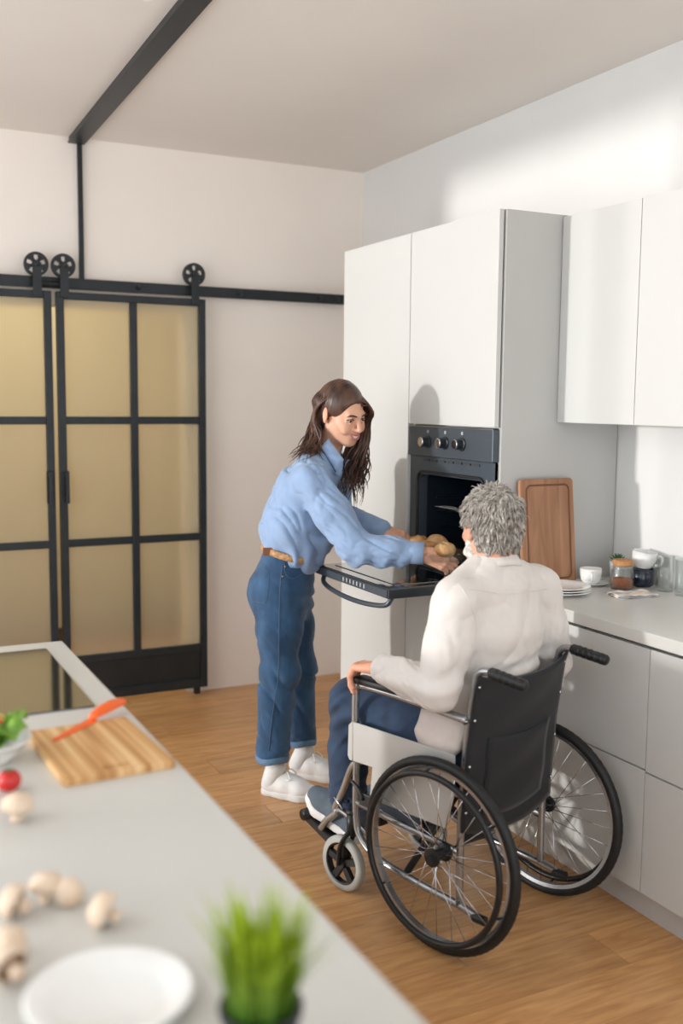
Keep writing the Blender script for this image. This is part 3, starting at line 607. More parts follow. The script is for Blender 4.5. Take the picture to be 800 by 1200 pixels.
    MB().tube([(-0.03, fy, 0.465), (0.39, fy, 0.47)], r, 12).build('seat_tube', 'frame_silver', ch, smooth=True)
    MB().tube([(-0.035, fy, 0.29), (0.395, fy, 0.315)], r * 0.9, 12).build('axle_tube', 'frame_silver', ch, smooth=True)
    MB().tube([(0, fy, 0.29), (0, y, 0.29)], 0.009, 10).build('axle', 'frame_silver', ch, smooth=True)
    # armrest: post, rail, pad, side guard
    ay = 0.222 * s
    MB().tube(spline([(0.385, ay, 0.46), (0.386, ay, 0.66), (0.38, ay, 0.70), (0.35, ay, 0.712), (0.2, ay, 0.712), (-0.03, ay, 0.70), (-0.06, ay, 0.695)], 8), 0.0125, 12).build('armrest_tube', 'frame_silver', ch, smooth=True)
    MB().box(0.10, 0.375, ay - 0.024, ay + 0.024, 0.718, 0.742, b=0.008).build('arm_pad', 'plastic_black', ch, smooth=True)
    MB().prism([(-0.03, 0.475), (0.40, 0.462), (0.408, 0.475), (0.405, 0.575), (0.39, 0.59), (-0.03, 0.59)], ay + s * 0.008, ay + s * 0.012, 'xz').build('side_guard', 'guard_grey', ch, bevel=0.001)
    MB().prism([(0.0, 0.36), (0.31, 0.36), (0.30, 0.475), (-0.03, 0.475)], ay + s * 0.006, ay + s * 0.009, 'xz').build('spoke_guard', 'guard_grey', ch, bevel=0.0005)
    # leg rest hanger and foot plate
    hy = 0.19 * s
    MB().tube(spline([(0.392, hy, 0.45), (0.43, hy, 0.42), (0.47, hy, 0.33), (0.505, hy, 0.262), (0.50, hy, 0.245), (0.545, hy, 0.205), (0.575, hy, 0.165)], 7), 0.0125, 12).build('leg_rest_hanger', 'frame_silver', ch, smooth=True)
    MB().tube([(0.505, hy, 0.262), (0.40, hy, 0.235), (0.335, hy, 0.205)], 0.009, 10).build('leg_rest_strut', 'frame_silver', ch, smooth=True)
    MB().tube([(0.50, hy + s * .012, 0.30), (0.46, hy + s * .012, 0.27)], 0.004, 8).build('release_lever', 'chrome', ch, smooth=True)
    fp = MB().prism([(-0.075, -0.075), (0.075, -0.075), (0.08, 0.065), (-0.07, 0.075)], -0.022, 0.009)
    c0 = Vector((0.585, 0.118 * s, 0.158)); Rm = Matrix.Rotation(-0.32, 3, 'Y')
    fp.v = [tuple(c0 + Rm @ Vector(p)) for p in fp.v]; fp.build('foot_plate', 'plastic_black', ch, bevel=0.003)
    MB().tube([(0.65, 0.04 * s, 0.19), (0.655, 0.20 * s, 0.19)], 0.02, 12).build('foot_plate_roll', 'plastic_black', ch, smooth=True)
    # wheel brake
    MB().box(0.30, 0.35, ay + s * 0.012 - 0.004, ay + s * 0.012 + 0.004, 0.33, 0.37, b=0.002).build('brake_bracket', 'plastic_black', ch)
    MB().tube(spline([(0.33, ay + s * 0.018, 0.35), (0.35, ay + s * 0.018, 0.38), (0.385, ay + s * 0.018, 0.40)], 4), 0.006, 8).build('brake_lever', 'plastic_black', ch, smooth=True)
# crossed braces under the seat
for a, b in ((1, -1), (-1, 1)): MB().tube([(0.17 + 0.012 * a, 0.195 * a, 0.15), (0.17 + 0.012 * a, 0.195 * b, 0.455)], 0.0115, 12).build('cross_brace', 'plastic_black', ch, smooth=True)
def grid_mb(fn, nu, nv):
    V = [fn(i / (nu - 1), j / (nv - 1)) for i in range(nu) for j in range(nv)]
    return MB().add(V, [(i * nv + j, (i + 1) * nv + j, (i + 1) * nv + j + 1, i * nv + j + 1) for i in range(nu - 1) for j in range(nv - 1)])
def solid(o, th): md = o.modifiers.new('solid', 'SOLIDIFY'); md.thickness = th; md.offset = 0; return o
def seatf(u, v): return (-0.03 + 0.43 * u, 0.2 * (2 * v - 1), 0.478 - 0.025 * (1 - (2 * v - 1) ** 2))
solid(grid_mb(seatf, 10, 14).build('seat_sling', 'sling_black', ch, smooth=True), 0.008)
def backf(u, v):
    q = 2 * v - 1; zt = 0.836 - 0.028 * (1 - q * q) ** 0.7; zb = 0.36 - 0.035 * (1 - q ** 2); z = zb + (zt - zb) * u
    xp = np.interp(z, [0.3, 0.40, 0.62, 0.80, 0.84], [-0.035, -0.035, -0.05, -0.075, -0.088])
    return (xp - 0.014 - 0.035 * (1 - q * q) * (0.4 + 0.6 * u) + 0.0035 * math.sin(z * 40 + q * 3) * (1 - q * q), 0.222 * q, z)
solid(grid_mb(backf, 26, 26).build('backrest_sling', 'sling_black', ch, smooth=True), 0.009)
for q in (-0.96, 0.96):
    for z in (0.42, 0.56, 0.70, 0.80):
        xp = np.interp(z, [0.3, 0.40, 0.62, 0.80, 0.84], [-0.035, -0.035, -0.05, -0.075, -0.088])
        MB().lathe([(0, -0.006), (0.004, -0.005), (0.006, 0), (0, 0)], 10, (xp - 0.02, 0.222 * q, z), 'x').build('rivet', 'chrome', ch, smooth=True)
def pocketf(u, v):
    x, y, z = backf(0.12 + 0.5 * u, 0.16 + 0.68 * v); return (x - 0.007 - 0.004 * math.sin(PI * v), y, z)
solid(grid_mb(pocketf, 14, 14).build('back_pocket', 'sling_black', ch, smooth=True), 0.004)
solid(grid_mb(lambda u, v: (0.02 + 0.05 * v + 0.01 * u, -0.02 + 0.09 * v, 0.42 - 0.17 * u - 0.02 * v), 8, 6).build('seat_flap', 'sling_black', ch, smooth=True), 0.004)
# ------------------------------------------------------------------ distance-field modelling for bodies and clothes
_NG = np.random.default_rng(3).uniform(-1, 1, (32, 32, 32)).astype(np.float32)
def vnoise(P):
    P = np.asarray(P, np.float32); i = np.floor(P).astype(int); f = P - i; f = f * f * (3 - 2 * f); r = 0
    for dx in (0, 1):
        for dy in (0, 1):
            for dz in (0, 1):
                w = (f[..., 0] if dx else 1 - f[..., 0]) * (f[..., 1] if dy else 1 - f[..., 1]) * (f[..., 2] if dz else 1 - f[..., 2])
                r = r + w * _NG[(i[..., 0] + dx) % 32, (i[..., 1] + dy) % 32, (i[..., 2] + dz) % 32]
    return r
def nrm(v): v = np.asarray(v, float); return v / np.linalg.norm(v)
class Field:
    def __init__(s, lo, hi, h):
        s.lo = np.array(lo, float); s.h = h; s.n = np.ceil((np.array(hi, float) - s.lo) / h).astype(int) + 1
        s.ax = [(s.lo[i] + h * np.arange(s.n[i])).astype(np.float32) for i in range(3)]
        s.D = np.full(s.n, 0.05, np.float32)
    def win(s, lo, hi):
        a = np.clip(np.floor((np.asarray(lo) - s.lo) / s.h).astype(int), 0, s.n - 1); b = np.clip(np.ceil((np.asarray(hi) - s.lo) / s.h).astype(int) + 1, 1, s.n)
        sl = tuple(slice(a[i], max(b[i], a[i] + 1)) for i in range(3))
        return sl, s.ax[0][sl[0]][:, None, None], s.ax[1][sl[1]][None, :, None], s.ax[2][sl[2]][None, None, :]
    def comb(s, sl, d, k, op):
        c = s.D[sl]
        if op == 'u':
            h = np.clip(0.5 + 0.5 * (c - d) / k, 0, 1); s.D[sl] = c + (d - c) * h - k * h * (1 - h)
        else:   # subtract
            d = -d; h = np.clip(0.5 - 0.5 * (c - d) / k, 0, 1); s.D[sl] = c + (d - c) * h + k * h * (1 - h)
    def bone(s, a, b, r0, r1=None, k=0.02, u=None, op='u'):
        """capsule with tapering round (number) or elliptical ((wide, deep), wide axis u) section"""
        a = np.asarray(a, float); b = np.asarray(b, float); r1 = r0 if r1 is None else r1
        R0 = np.atleast_1d(r0).astype(float); R1 = np.atleast_1d(r1).astype(float); m = max(R0.max(), R1.max()) + 0.05 + k
        sl, X, Y, Z = s.win(np.minimum(a, b) - m, np.maximum(a, b) + m)
        ab = b - a; L2 = max(ab.dot(ab), 1e-9)
        t = np.clip(((X - a[0]) * ab[0] + (Y - a[1]) * ab[1] + (Z - a[2]) * ab[2]) / L2, 0, 1)
        wx = X - a[0] - t * ab[0]; wy = Y - a[1] - t * ab[1]; wz = Z - a[2] - t * ab[2]
        if len(R0) == 1: d = np.sqrt(wx * wx + wy * wy + wz * wz) - (R0[0] + (R1[0] - R0[0]) * t)
        else:
            u = np.asarray(u, float); e = nrm(ab) if L2 > 1e-8 else np.array([0, 0, 1.0]); u = nrm(u - e * u.dot(e)); v = np.cross(e, u)
            ru = R0[0] + (R1[0] - R0[0]) * t; rv = R0[1] + (R1[1] - R0[1]) * t; re = np.minimum(ru, rv)
            p = wx * u[0] + wy * u[1] + wz * u[2]; q = wx * v[0] + wy * v[1] + wz * v[2]; o = wx * e[0] + wy * e[1] + wz * e[2]
            k0 = np.sqrt((p / ru) ** 2 + (q / rv) ** 2 + (o / re) ** 2); k1 = np.sqrt((p / ru ** 2) ** 2 + (q / rv ** 2) ** 2 + (o / re ** 2) ** 2) + 1e-6
            d = k0 * (k0 - 1) / k1
            d = np.where(k0 < 0.05, -re, d)
        s.comb(sl, d.astype(np.float32), k, op); return s
    def ell(s, c, r, k=0.02, R=None, op='u'):
        c = np.asarray(c, float); r = np.asarray(r, float); R = np.eye(3) if R is None else np.asarray(R); m = r.max() + 0.05 + k
        sl, X, Y, Z = s.win(c - m, c + m); x, y, z = X - c[0], Y - c[1], Z - c[2]
        p = [x * R[0, i] + y * R[1, i] + z * R[2, i] for i in range(3)]
        k0 = np.sqrt(sum((p[i] / r[i]) ** 2 for i in range(3))); k1 = np.sqrt(sum((p[i] / r[i] ** 2) ** 2 for i in range(3))) + 1e-6
        d = np.where(k0 < 0.05, -r.min(), k0 * (k0 - 1) / k1); s.comb(sl, d.astype(np.float32), k, op); return s
    def chain(s, pts, rad, k=0.02, u=None, op='u'):
        for i in range(len(pts) - 1): s.bone(pts[i], pts[i + 1], rad[i], rad[i + 1], k, u, op)
        return s
    def cut(s, p, n, k=0.004):
        """keep the side n points away from"""
        n = nrm(n); X, Y, Z = s.ax[0][:, None, None], s.ax[1][None, :, None], s.ax[2][None, None, :]
        s.D = np.maximum(s.D, ((X - p[0]) * n[0] + (Y - p[1]) * n[1] + (Z - p[2]) * n[2]).astype(np.float32)); return s
    def disp(s, fn, band=0.03):
        m = np.abs(s.D) < band; i = np.argwhere(m); P = s.lo + i * s.h; s.D[m] += fn(P).astype(np.float32); return s
    def mesh(s):
        D = s.D; n = np.array(D.shape); ins = D < 0
        acc = np.zeros(tuple(n - 1) + (3,), np.float32); cnt = np.zeros(tuple(n - 1), np.float32)
        cor = [(i, j, k) for i in (0, 1) for j in (0, 1) for k in (0, 1)]
        S_ = lambda c: tuple(slice(c[a], n[a] - 1 + c[a]) for a in range(3))
        act = np.zeros(tuple(n - 1), bool); f0 = ins[S_((0, 0, 0))]
        for c in cor[1:]: act |= ins[S_(c)] != f0
        idx = np.argwhere(act); vid = -np.ones(tuple(n - 1), np.int64); vid[act] = np.arange(len(idx))
        g = lambda c: D[idx[:, 0] + c[0], idx[:, 1] + c[1], idx[:, 2] + c[2]]
        val = {c: g(c) for c in cor}; P = np.zeros((len(idx), 3)); N = np.zeros(len(idx))
        for c in cor:
            for a in range(3):
                if c[a]: continue
                e = list(c); e[a] = 1; e = tuple(e); v0, v1 = val[c], val[e]; m = (v0 < 0) != (v1 < 0)
                t = np.where(m, v0 / np.where(m, v0 - v1, 1), 0); q = np.array(c, float)[None].repeat(len(idx), 0); q[:, a] += t
                P[m] += q[m]; N[m] += 1
        V = s.lo + (idx + P / N[:, None]) * s.h
        F = []
        for a in range(3):
            b, c = (a + 1) % 3, (a + 2) % 3
            s0 = [slice(None)] * 3; s1 = [slice(None)] * 3; s0[a] = slice(0, n[a] - 1); s1[a] = slice(1, n[a])
            ch_ = ins[tuple(s0)] != ins[tuple(s1)]; q = np.argwhere(ch_); q = q[(q[:, b] > 0) & (q[:, c] > 0) & (q[:, b] < n[b] - 1) & (q[:, c] < n[c] - 1)]
            fl = ins[q[:, 0], q[:, 1], q[:, 2]]
            def cell(db, dc): r = q.copy(); r[:, b] -= db; r[:, c] -= dc; return vid[r[:, 0], r[:, 1], r[:, 2]]
            A = np.stack([cell(1, 1), cell(0, 1), cell(0, 0), cell(1, 0)], 1); A[~fl] = A[~fl][:, ::-1]; F.append(A)
        return V, np.concatenate(F)
def vf_obj(name, V, F, m, parent, off, kind=None, smooth=True):
    me = bpy.data.meshes.new(name); V = np.asarray(V, float) - np.asarray(off)
    me.vertices.add(len(V)); me.vertices.foreach_set('co', V.astype(np.float32).ravel())
    F = np.asarray(F); k = F.shape[1]; me.loops.add(F.size); me.loops.foreach_set('vertex_index', F.astype(np.int32).ravel())
    me.polygons.add(len(F)); me.polygons.foreach_set('loop_start', (np.arange(len(F)) * k).astype(np.int32)); me.polygons.foreach_set('loop_total', np.full(len(F), k, np.int32))
    me.update(); me.validate()
    me.materials.append(MATS[m]); me.shade_smooth() if smooth else None
    return link(name, me, parent, kind)
def relax(V, F, it=1, lam=0.5):
    for _ in range(it):
        acc = np.zeros_like(V); c = np.zeros(len(V)); k = F.shape[1]
        for a in range(k): np.add.at(acc, F[:, a], V[F[:, (a + 1) % k]]); np.add.at(acc, F[:, a], V[F[:, (a - 1) % k]]); np.add.at(c, F[:, a], 2)
        V = V + lam * (acc / np.maximum(c, 1)[:, None] - V)
    return V
def joinvf(L):
    V = []; F = []; o = 0
    for v, f in L: V.append(v); F.append(f + o); o += len(v)
    return np.concatenate(V), np.concatenate(F)
def frame(x, z):
    """columns x, y, z of an orthonormal frame with x exact and z near the given one"""
    x = nrm(x); z = np.asarray(z, float); z = nrm(z - x * z.dot(x)); return np.stack([x, np.cross(z, x), z], 1)

# ---- hand in local axes: x along the fingers, y towards the thumb, z out of the back of the hand
def hand_vf(O, R, curls, thumb, mirror=False, sc=1.0, spread=0.0, r=1.0):
    f = Field((-0.06, -0.07, -0.11), (0.2, 0.09, 0.05), 0.0022)
    ys = (0.027, 0.009, -0.009, -0.026); kx = (0.086, 0.09, 0.085, 0.076); ln = (0.94, 1.05, 0.98, 0.78)
    f.bone((-0.05, 0, 0), (0.01, 0, 0), (0.026, 0.019), (0.029, 0.018), 0.01, (0, 1, 0))
    for i in range(4): f.bone((0.008, ys[i] * 0.75, -0.001), (kx[i], ys[i], 0), 0.0145, 0.0108 * r, 0.012)
    f.bone((0.02, 0.02, -0.008), (0.045, 0.03, -0.012), 0.017, 0.014, 0.012)
    for i in range(4):
        p = np.array([kx[i], ys[i], 0.0]); a = 0.0; az = spread * (1.5 - i)
        rr = [0.0098, 0.0088, 0.0080, 0.0066]
        f.ell(p + (0, 0, 0.002), (0.0105, 0.0098, 0.0105), 0.006)
        for j, L_ in enumerate((0.043, 0.027, 0.021)):
            a += curls[i][j]; q = p + L_ * ln[i] * np.array([math.cos(a) * math.cos(az), math.cos(a) * math.sin(az), -math.sin(a)])
            f.bone(p, q, rr[j] * r, rr[j + 1] * r, 0.0035); p = q
    p = np.array([0.028, 0.026, -0.01])
    for j, (d, L_) in enumerate(zip(thumb, (0.042, 0.033, 0.024))):
        q = p + nrm(d) * L_; f.bone(p, q, (0.0145, 0.011, 0.0098)[j], (0.011, 0.0098, 0.0075)[j], 0.006); p = q
    V, F = f.mesh(); V = relax(V, F, 1, 0.4) * sc
    if mirror: V[:, 1] *= -1; F = F[:, ::-1]
    return V @ np.asarray(R).T + np.asarray(O), F

# ---- head in local axes: x out of the face, y to the person's left, z up, origin between the ears at eye height
def head_vf(male=False, smile=True):
    f = Field((-0.14, -0.11, -0.24), (0.14, 0.11, 0.14), 0.0027)
    f.ell((-0.014, 0, 0.032), (0.094, 0.074, 0.084), 0.02).ell((0.03, 0, -0.028), (0.06, 0.059, 0.083), 0.03)
    j = 0.050 if male else 0.044
    for s in (-1, 1):
        f.bone((0.002, s * j, -0.052), (0.058, s * 0.014, -0.096), 0.021, 0.018, 0.025)
        f.ell((0.056, s * 0.040, -0.026), (0.028, 0.023, 0.019), 0.02)
        f.bone((0.079, s * 0.036, 0.019), (0.087, s * 0.008, 0.016), 0.009, 0.010, 0.018)
    f.ell((0.069, 0, -0.099), (0.018, 0.019, 0.015), 0.02).ell((0.076, 0, -0.062), (0.021, 0.03, 0.024), 0.02)
    for s in (-1, 1): f.ell((0.096, s * 0.032, 0.0), (0.017, 0.018, 0.012), 0.014, op='s')
    f.bone((0.090, 0, 0.010), (0.112, 0, -0.034), 0.0072, 0.0102, 0.010)
    for s in (-1, 1): f.ell((0.099, s * 0.011, -0.037), (0.010, 0.0078, 0.0072), 0.006)
    for s in (-1, 1):   # lids round the eyeballs and smile cheeks
        f.bone((0.078, s * 0.046, 0.001), (0.0865, s * 0.032, 0.0085), 0.004, 0.0046, 0.005).bone((0.0865, s * 0.032, 0.0085), (0.083, s * 0.019, 0.001), 0.0046, 0.004, 0.005)
        f.bone((0.077, s * 0.046, -0.003), (0.085, s * 0.032, -0.010), 0.0038, 0.0042, 0.006).bone((0.085, s * 0.032, -0.010), (0.083, s * 0.019, -0.003), 0.0042, 0.0038, 0.006)
        if smile: f.ell((0.072, s * 0.040, -0.043), (0.018, 0.017, 0.016), 0.015)
    if smile: f.bone((0.098, -0.022, -0.058), (0.102, 0, -0.069), 0.006, 0.0085, 0.003, op='s').bone((0.098, 0.022, -0.058), (0.102, 0, -0.069), 0.006, 0.0085, 0.003, op='s')
    for s in (-1, 1):
        R = np.array(Matrix.Rotation(s * 0.35, 3, 'Z') @ Matrix.Rotation(-0.2, 3, 'Y'))
        f.ell((-0.012, s * 0.079, -0.004), (0.019, 0.0075, 0.032), 0.006, R).ell((-0.009, s * 0.086, 0.0), (0.0105, 0.006, 0.017), 0.004, R, op='s').ell((-0.006, s * 0.076, -0.031), (0.009, 0.006, 0.009), 0.005)
    nr = 0.064 if male else 0.052
    f.bone((-0.024, 0, -0.06), (-0.034, 0, -0.155) if male else (-0.045, 0, -0.2), (nr * 0.94, nr * 0.9) if male else (nr, nr), (nr * 0.95, nr * 0.88) if male else (nr, nr), 0.03, (0, 1, 0))
    V, F = f.mesh(); return relax(V, F, 1, 0.35), F
def lockset(specs, seg=6):
    mb = MB()
    for pts, r0, r1, fl in specs:
        n = len(pts); rr = [r0 * (0.55 + 0.45 * min(1, 4 * i / n)) * (1 - (i / (n - 1)) ** 3) + r1 for i in range(n)]
        mb.tube(pts, rr, seg, flat=fl)
    return mb
# ---- shoe in local axes: x to the toe, z up, sole on z = 0, origin under the ankle-ish middle
def shoe_parts(parent, O, R, L=0.27, m_up='shoe_white', m_sole='sole_white', m_lace='sole_white', mirror=1, off=(0, 0, 0), toe_m=None):
    q = L / 0.27; T = lambda V: (np.asarray(V) * q * (1, mirror, 1)) @ np.asarray(R).T + np.asarray(O)
    f = Field((-0.16, -0.08, -0.02), (0.17, 0.08, 0.17), 0.0042)
    f.bone((-0.088, 0, 0.04), (-0.02, 0.002, 0.045), 0.035, 0.041, 0.02).bone((-0.02, 0.002, 0.045), (0.05, 0.006, 0.036), 0.041, 0.043, 0.02).bone((0.05, 0.006, 0.036), (0.098, 0.0, 0.03), 0.042, 0.033, 0.02)
    f.bone((-0.078, 0, 0.05), (-0.066, 0, 0.088), (0.036, 0.040), (0.034, 0.042), 0.02, (0, 1, 0)).bone((-0.03, 0, 0.08), (0.03, 0, 0.064), 0.03, 0.027, 0.025)
    f.bone((-0.055, 0, 0.085), (-0.045, 0, 0.15), (0.027, 0.036), (0.030, 0.040), 0.006, (0, 1, 0), op='s'); f.cut((0, 0, 0.02), (0, 0, -1))
    V, F = f.mesh(); V = relax(V, F, 1, 0.4); F = F if mirror > 0 else F[:, ::-1]
    up_ = vf_obj('shoe', T(V), F, m_up, parent, off)
    g = Field((-0.16, -0.08, -0.02), (0.17, 0.08, 0.06), 0.0042)
    g.bone((-0.09, 0, 0.013), (-0.02, 0.003, 0.013), 0.037, 0.037, 0.03).bone((-0.02, 0.003, 0.013), (0.052, 0.006, 0.013), 0.037, 0.048, 0.03).bone((0.052, 0.006, 0.013), (0.1, 0, 0.015), 0.047, 0.035, 0.02)
    g.cut((0, 0, 0.0), (0, 0, -1)).cut((0, 0, 0.03), (0, 0, 1)); V, F = g.mesh(); F = F if mirror > 0 else F[:, ::-1]
    vf_obj('sole', T(V), F, m_sole, up_, off)
    for k in range(5):
        x = 0.052 - k * 0.019; z = 0.079 + k * 0.0065; w = 0.026
        pts = [(x - 0.008, -w, z - 0.012), (x, -w * 0.5, z), (x + 0.002, 0, z + 0.004), (x, w * 0.5, z), (x + 0.008, w, z - 0.012)]
        mb = MB().tube([tuple(p) for p in T(spline(pts, 4))], 0.0032 * q, 7); mb.build('lace', m_lace, up_, smooth=True, off=off)
    for s in (-1, 1):
        pts = [(-0.02, 0, 0.107), (-0.002, s * 0.02, 0.112), (0.016, s * 0.036, 0.088), (-0.004, s * 0.03, 0.085), (-0.02, 0, 0.107)]
        MB().tube([tuple(p) for p in T(spline(pts, 5))], 0.0026 * q, 6).build('lace_bow', m_lace, up_, smooth=True, off=off)
    return up_
# ---- shirt collar: folded band round the neck; opening angle at the front
def collar_obj(O, R, r, h, fall, gap, m, parent, off, point=0.02):
    V = []; F = []; n = 44; prof = [(0.0, 0.0), (0.0, 0.5), (0.003, 1.0), (0.008, 1.06), (0.014, 0.9), (0.022, 0.45), (0.028, 0.0)]
    for i in range(n):
        a = gap + (2 * PI - 2 * gap) * i / (n - 1); fr_ = (0.5 + 0.5 * math.cos(a)) ** 3
        for j, (o_, z_) in enumerate(prof):
            rr = r + o_ * (1 + 0.4 * fr_); z = h * z_ if j < 4 else h - (h + fall + point * fr_) * (1.06 - z_) * 0.9
            V.append((rr * math.cos(a) * 1.02, rr * math.sin(a) * 0.98, z - 0.022 * (0.5 + 0.5 * math.cos(a))))
    k = len(prof)
    for i in range(n - 1):
        for j in range(k - 1): F.append((i * k + j, i * k + j + 1, (i + 1) * k + j + 1, (i + 1) * k + j))
    W_ = np.array(V) @ np.asarray(R).T + np.asarray(O)
    o = MB().add([tuple(p) for p in W_], F).build('collar', m, parent, smooth=True, off=off); return solid(o, 0.0028)
# photo pixel -> point on a vertical plane
def pray(x, y): return CR @ np.array([x - 400.0, y - 600.0, 1187.0])
CAMP = np.array([0, 0, 1.6])
def onplane(x, y, P, N): r = pray(x, y); return CAMP + r * (np.dot(np.asarray(P) - CAMP, N) / np.dot(r, N))
mat('skin_light', lin(222, 170, 142), 0.5, var=0.04, scale=22, sss=0.12, bump=0.03, bscale=120)
mat('skin_ruddy', lin(218, 158, 130), 0.52, var=0.06, scale=22, sss=0.12, bump=0.05, bscale=120)
mat('lip', lin(196, 116, 106), 0.35, var=0.04); mat('teeth', lin(244, 240, 232), 0.25, var=0.01); mat('eye_white', lin(238, 236, 232), 0.2, var=0.01); mat('iris', lin(52, 34, 24), 0.15, var=0.1)
mat('hair_brown', lin(42, 28, 24), 0.36, col2=lin(106, 74, 58), scale=26, stretch=(1, 1, 0.25), bump=0.25, bscale=120)
mat('brow', lin(42, 28, 24), 0.6)
mat('hair_grey', lin(120, 112, 104), 0.5, col2=lin(206, 200, 192), scale=55, bump=0.5, bscale=160)
mat('beard_white', lin(170, 164, 156), 0.6, col2=lin(232, 228, 222), scale=60, bump=0.5, bscale=160)
mat('shirt_blue', lin(140, 165, 199), 0.75, var=0.05, scale=30, bump=0.08, bscale=420, sheen=0.2)
mat('shirt_white', lin(217, 211, 206), 0.78, var=0.02, scale=24, bump=0.08, bscale=420, sheen=0.15)
mat('shirt_tail', lin(205, 192, 184), 0.8, var=0.03, scale=24, bump=0.08, bscale=420)
mat('denim', lin(26, 58, 90), 0.8, col2=lin(54, 92, 128), scale=14, stretch=(1, 1, 0.5), bump=0.25, bscale=420, sheen=0.15)
mat('denim_pale', lin(96, 128, 158), 0.8, var=0.1, scale=60, bump=0.2, bscale=300)
mat('denim_stitch', lin(78, 98, 122), 0.8, var=0.1)
mat('denim_dark', lin(28, 44, 68), 0.82, col2=lin(44, 66, 94), scale=14, bump=0.25, bscale=420, sheen=0.12)
mat('belt_braid', lin(150, 102, 64), 0.55, col2=lin(204, 166, 120), scale=70, bump=0.6, bscale=140)
mat('belt_leather', lin(120, 74, 44), 0.5, var=0.1, scale=30)
mat('shoe_white', lin(236, 235, 233), 0.5, var=0.02, scale=40, bump=0.05, bscale=200); mat('sole_white', lin(238, 237, 234), 0.6, var=0.02)
mat('sock_white', lin(226, 226, 226), 0.85, var=0.03, scale=60, bump=0.3, bscale=260)
mat('shoe_grey', lin(92, 104, 116), 0.75, var=0.1, scale=50, bump=0.15, bscale=300); mat('lace_grey', lin(120, 126, 130), 0.8)
mat('brass', lin(196, 150, 96), 0.3, metal=0.9)

def sleeve_folds(P, a, e, amp, tw, seed=0.0, r0=0.055, end=0.03):
    """creases that wind along a sleeve from a to e"""
    L_ = np.linalg.norm(e - a); x = (e - a) / L_; y = nrm(np.cross(x, (0.3, 0.2, 0.9))); z = np.cross(x, y); q = P - a; w = q @ x; c, s = q @ y, q @ z; rad = np.hypot(c, s) + 1e-6
    m = np.clip(1 - np.abs(rad - r0) / 0.035, 0, 1) * np.clip((w + 0.03) / 0.06, 0, 1) * np.clip((L_ - end - w) / 0.04, 0, 1); th = tw * w
    cc, ss = (c * np.cos(th) - s * np.sin(th)) / rad, (c * np.sin(th) + s * np.cos(th)) / rad; n1 = vnoise(P * 7 + seed)
    return m * amp * (0.35 - np.sqrt(np.abs(vnoise(np.stack([cc * 2.1 + w * 3 + 0.5 * n1 + seed, ss * 2.1 - w * 2 + seed * 0.7, w * 5 + 0.6 * n1], 1))))) + m * amp * 0.45 * (0.35 - np.sqrt(np.abs(vnoise(np.stack([w * 30 + cc * 2.2 + seed, cc * 1.5, ss * 1.5], 1)))))
# ------------------------------------------------------------------ woman leaning to the oven with the tray
W0 = np.array([1.68, 3.72, 0.0]); SS = nrm((0.892, -0.451, 0)); TT = nrm((0.451, 0.892, 0)); ZZ = np.array([0, 0, 1.0])
def Wp(x, y, t): return onplane(x, y, W0 + TT * t, TT)
wo = thing('person', 'woman in light blue shirt and jeans bending forward with a tray', 'person', tuple(W0)); WO = W0
FB = nrm(SS * math.cos(0.18) - TT * math.sin(0.18)); LB = np.cross(ZZ, FB)      # body forward, her left
# joints
shR, shL = Wp(362, 562, -0.165), Wp(394, 553, 0.15)
elR, wrR = Wp(417, 644, -0.265), Wp(494, 648.5, -0.30)
elL, wrL = Wp(396, 603, 0.16), Wp(446, 620, -0.01)
hipR, hipL = Wp(326, 690, -0.085), Wp(336, 688, 0.085)
knR, knL = Wp(326, 785, -0.10), Wp(347, 782, 0.10)
heR, heL = Wp(318, 889, -0.105), Wp(351, 884, 0.105)
heL = heL * (1, 1, 0) + (0, 0, heR[2])
# --- head pose
hf = SS * math.cos(0.80) - TT * math.sin(0.80); pit = 0.33
HXw = nrm(hf * math.cos(pit) - ZZ * math.sin(pit)); HUw = nrm(hf * math.sin(pit) + ZZ * math.cos(pit) + 0.10 * np.cross(ZZ, hf) * -1.0)
HR = frame(HXw, HUw); HO = Wp(400, 483.5, -0.04)
H = lambda p: np.asarray(p, float) @ HR.T + HO
hv, hfc = head_vf(False, True); hv = hv @ HR.T + HO
neck_b = Wp(376, 545, -0.01)
# --- body under the clothes (coarse), hands and head (fine) joined into the one body mesh
b = Field((1.25, 3.05, 0.0), (2.25, 4.05, 1.5), 0.011)
sp = [Wp(335, 680, 0), Wp(340, 640, 0), Wp(352, 590, 0), Wp(366, 558, 0), Wp(380, 545, 0)]
b.chain(sp, [(0.14, 0.09), (0.12, 0.08), (0.13, 0.085), (0.12, 0.07), (0.05, 0.05)], 0.03, LB).bone(sp[4], H((-0.04, 0, -0.16)), 0.052, 0.05, 0.02)
for s_, e_, w_ in ((shR, elR, wrR), (shL, elL, wrL)): b.bone(sp[3], s_, 0.06, 0.045, 0.03).bone(s_, e_, 0.042, 0.035, 0.02).bone(e_, w_, 0.034, 0.024, 0.02)
aR = Wp(322, 906, -0.105); aL = Wp(356, 900, 0.105)
for h_, k_, a_ in ((hipR, knR, aR), (hipL, knL, aL)): b.bone(h_, k_, 0.07, 0.048, 0.03).bone(k_, a_, 0.045, 0.030, 0.02)
bv, bf = b.mesh()
ar = b2 = None
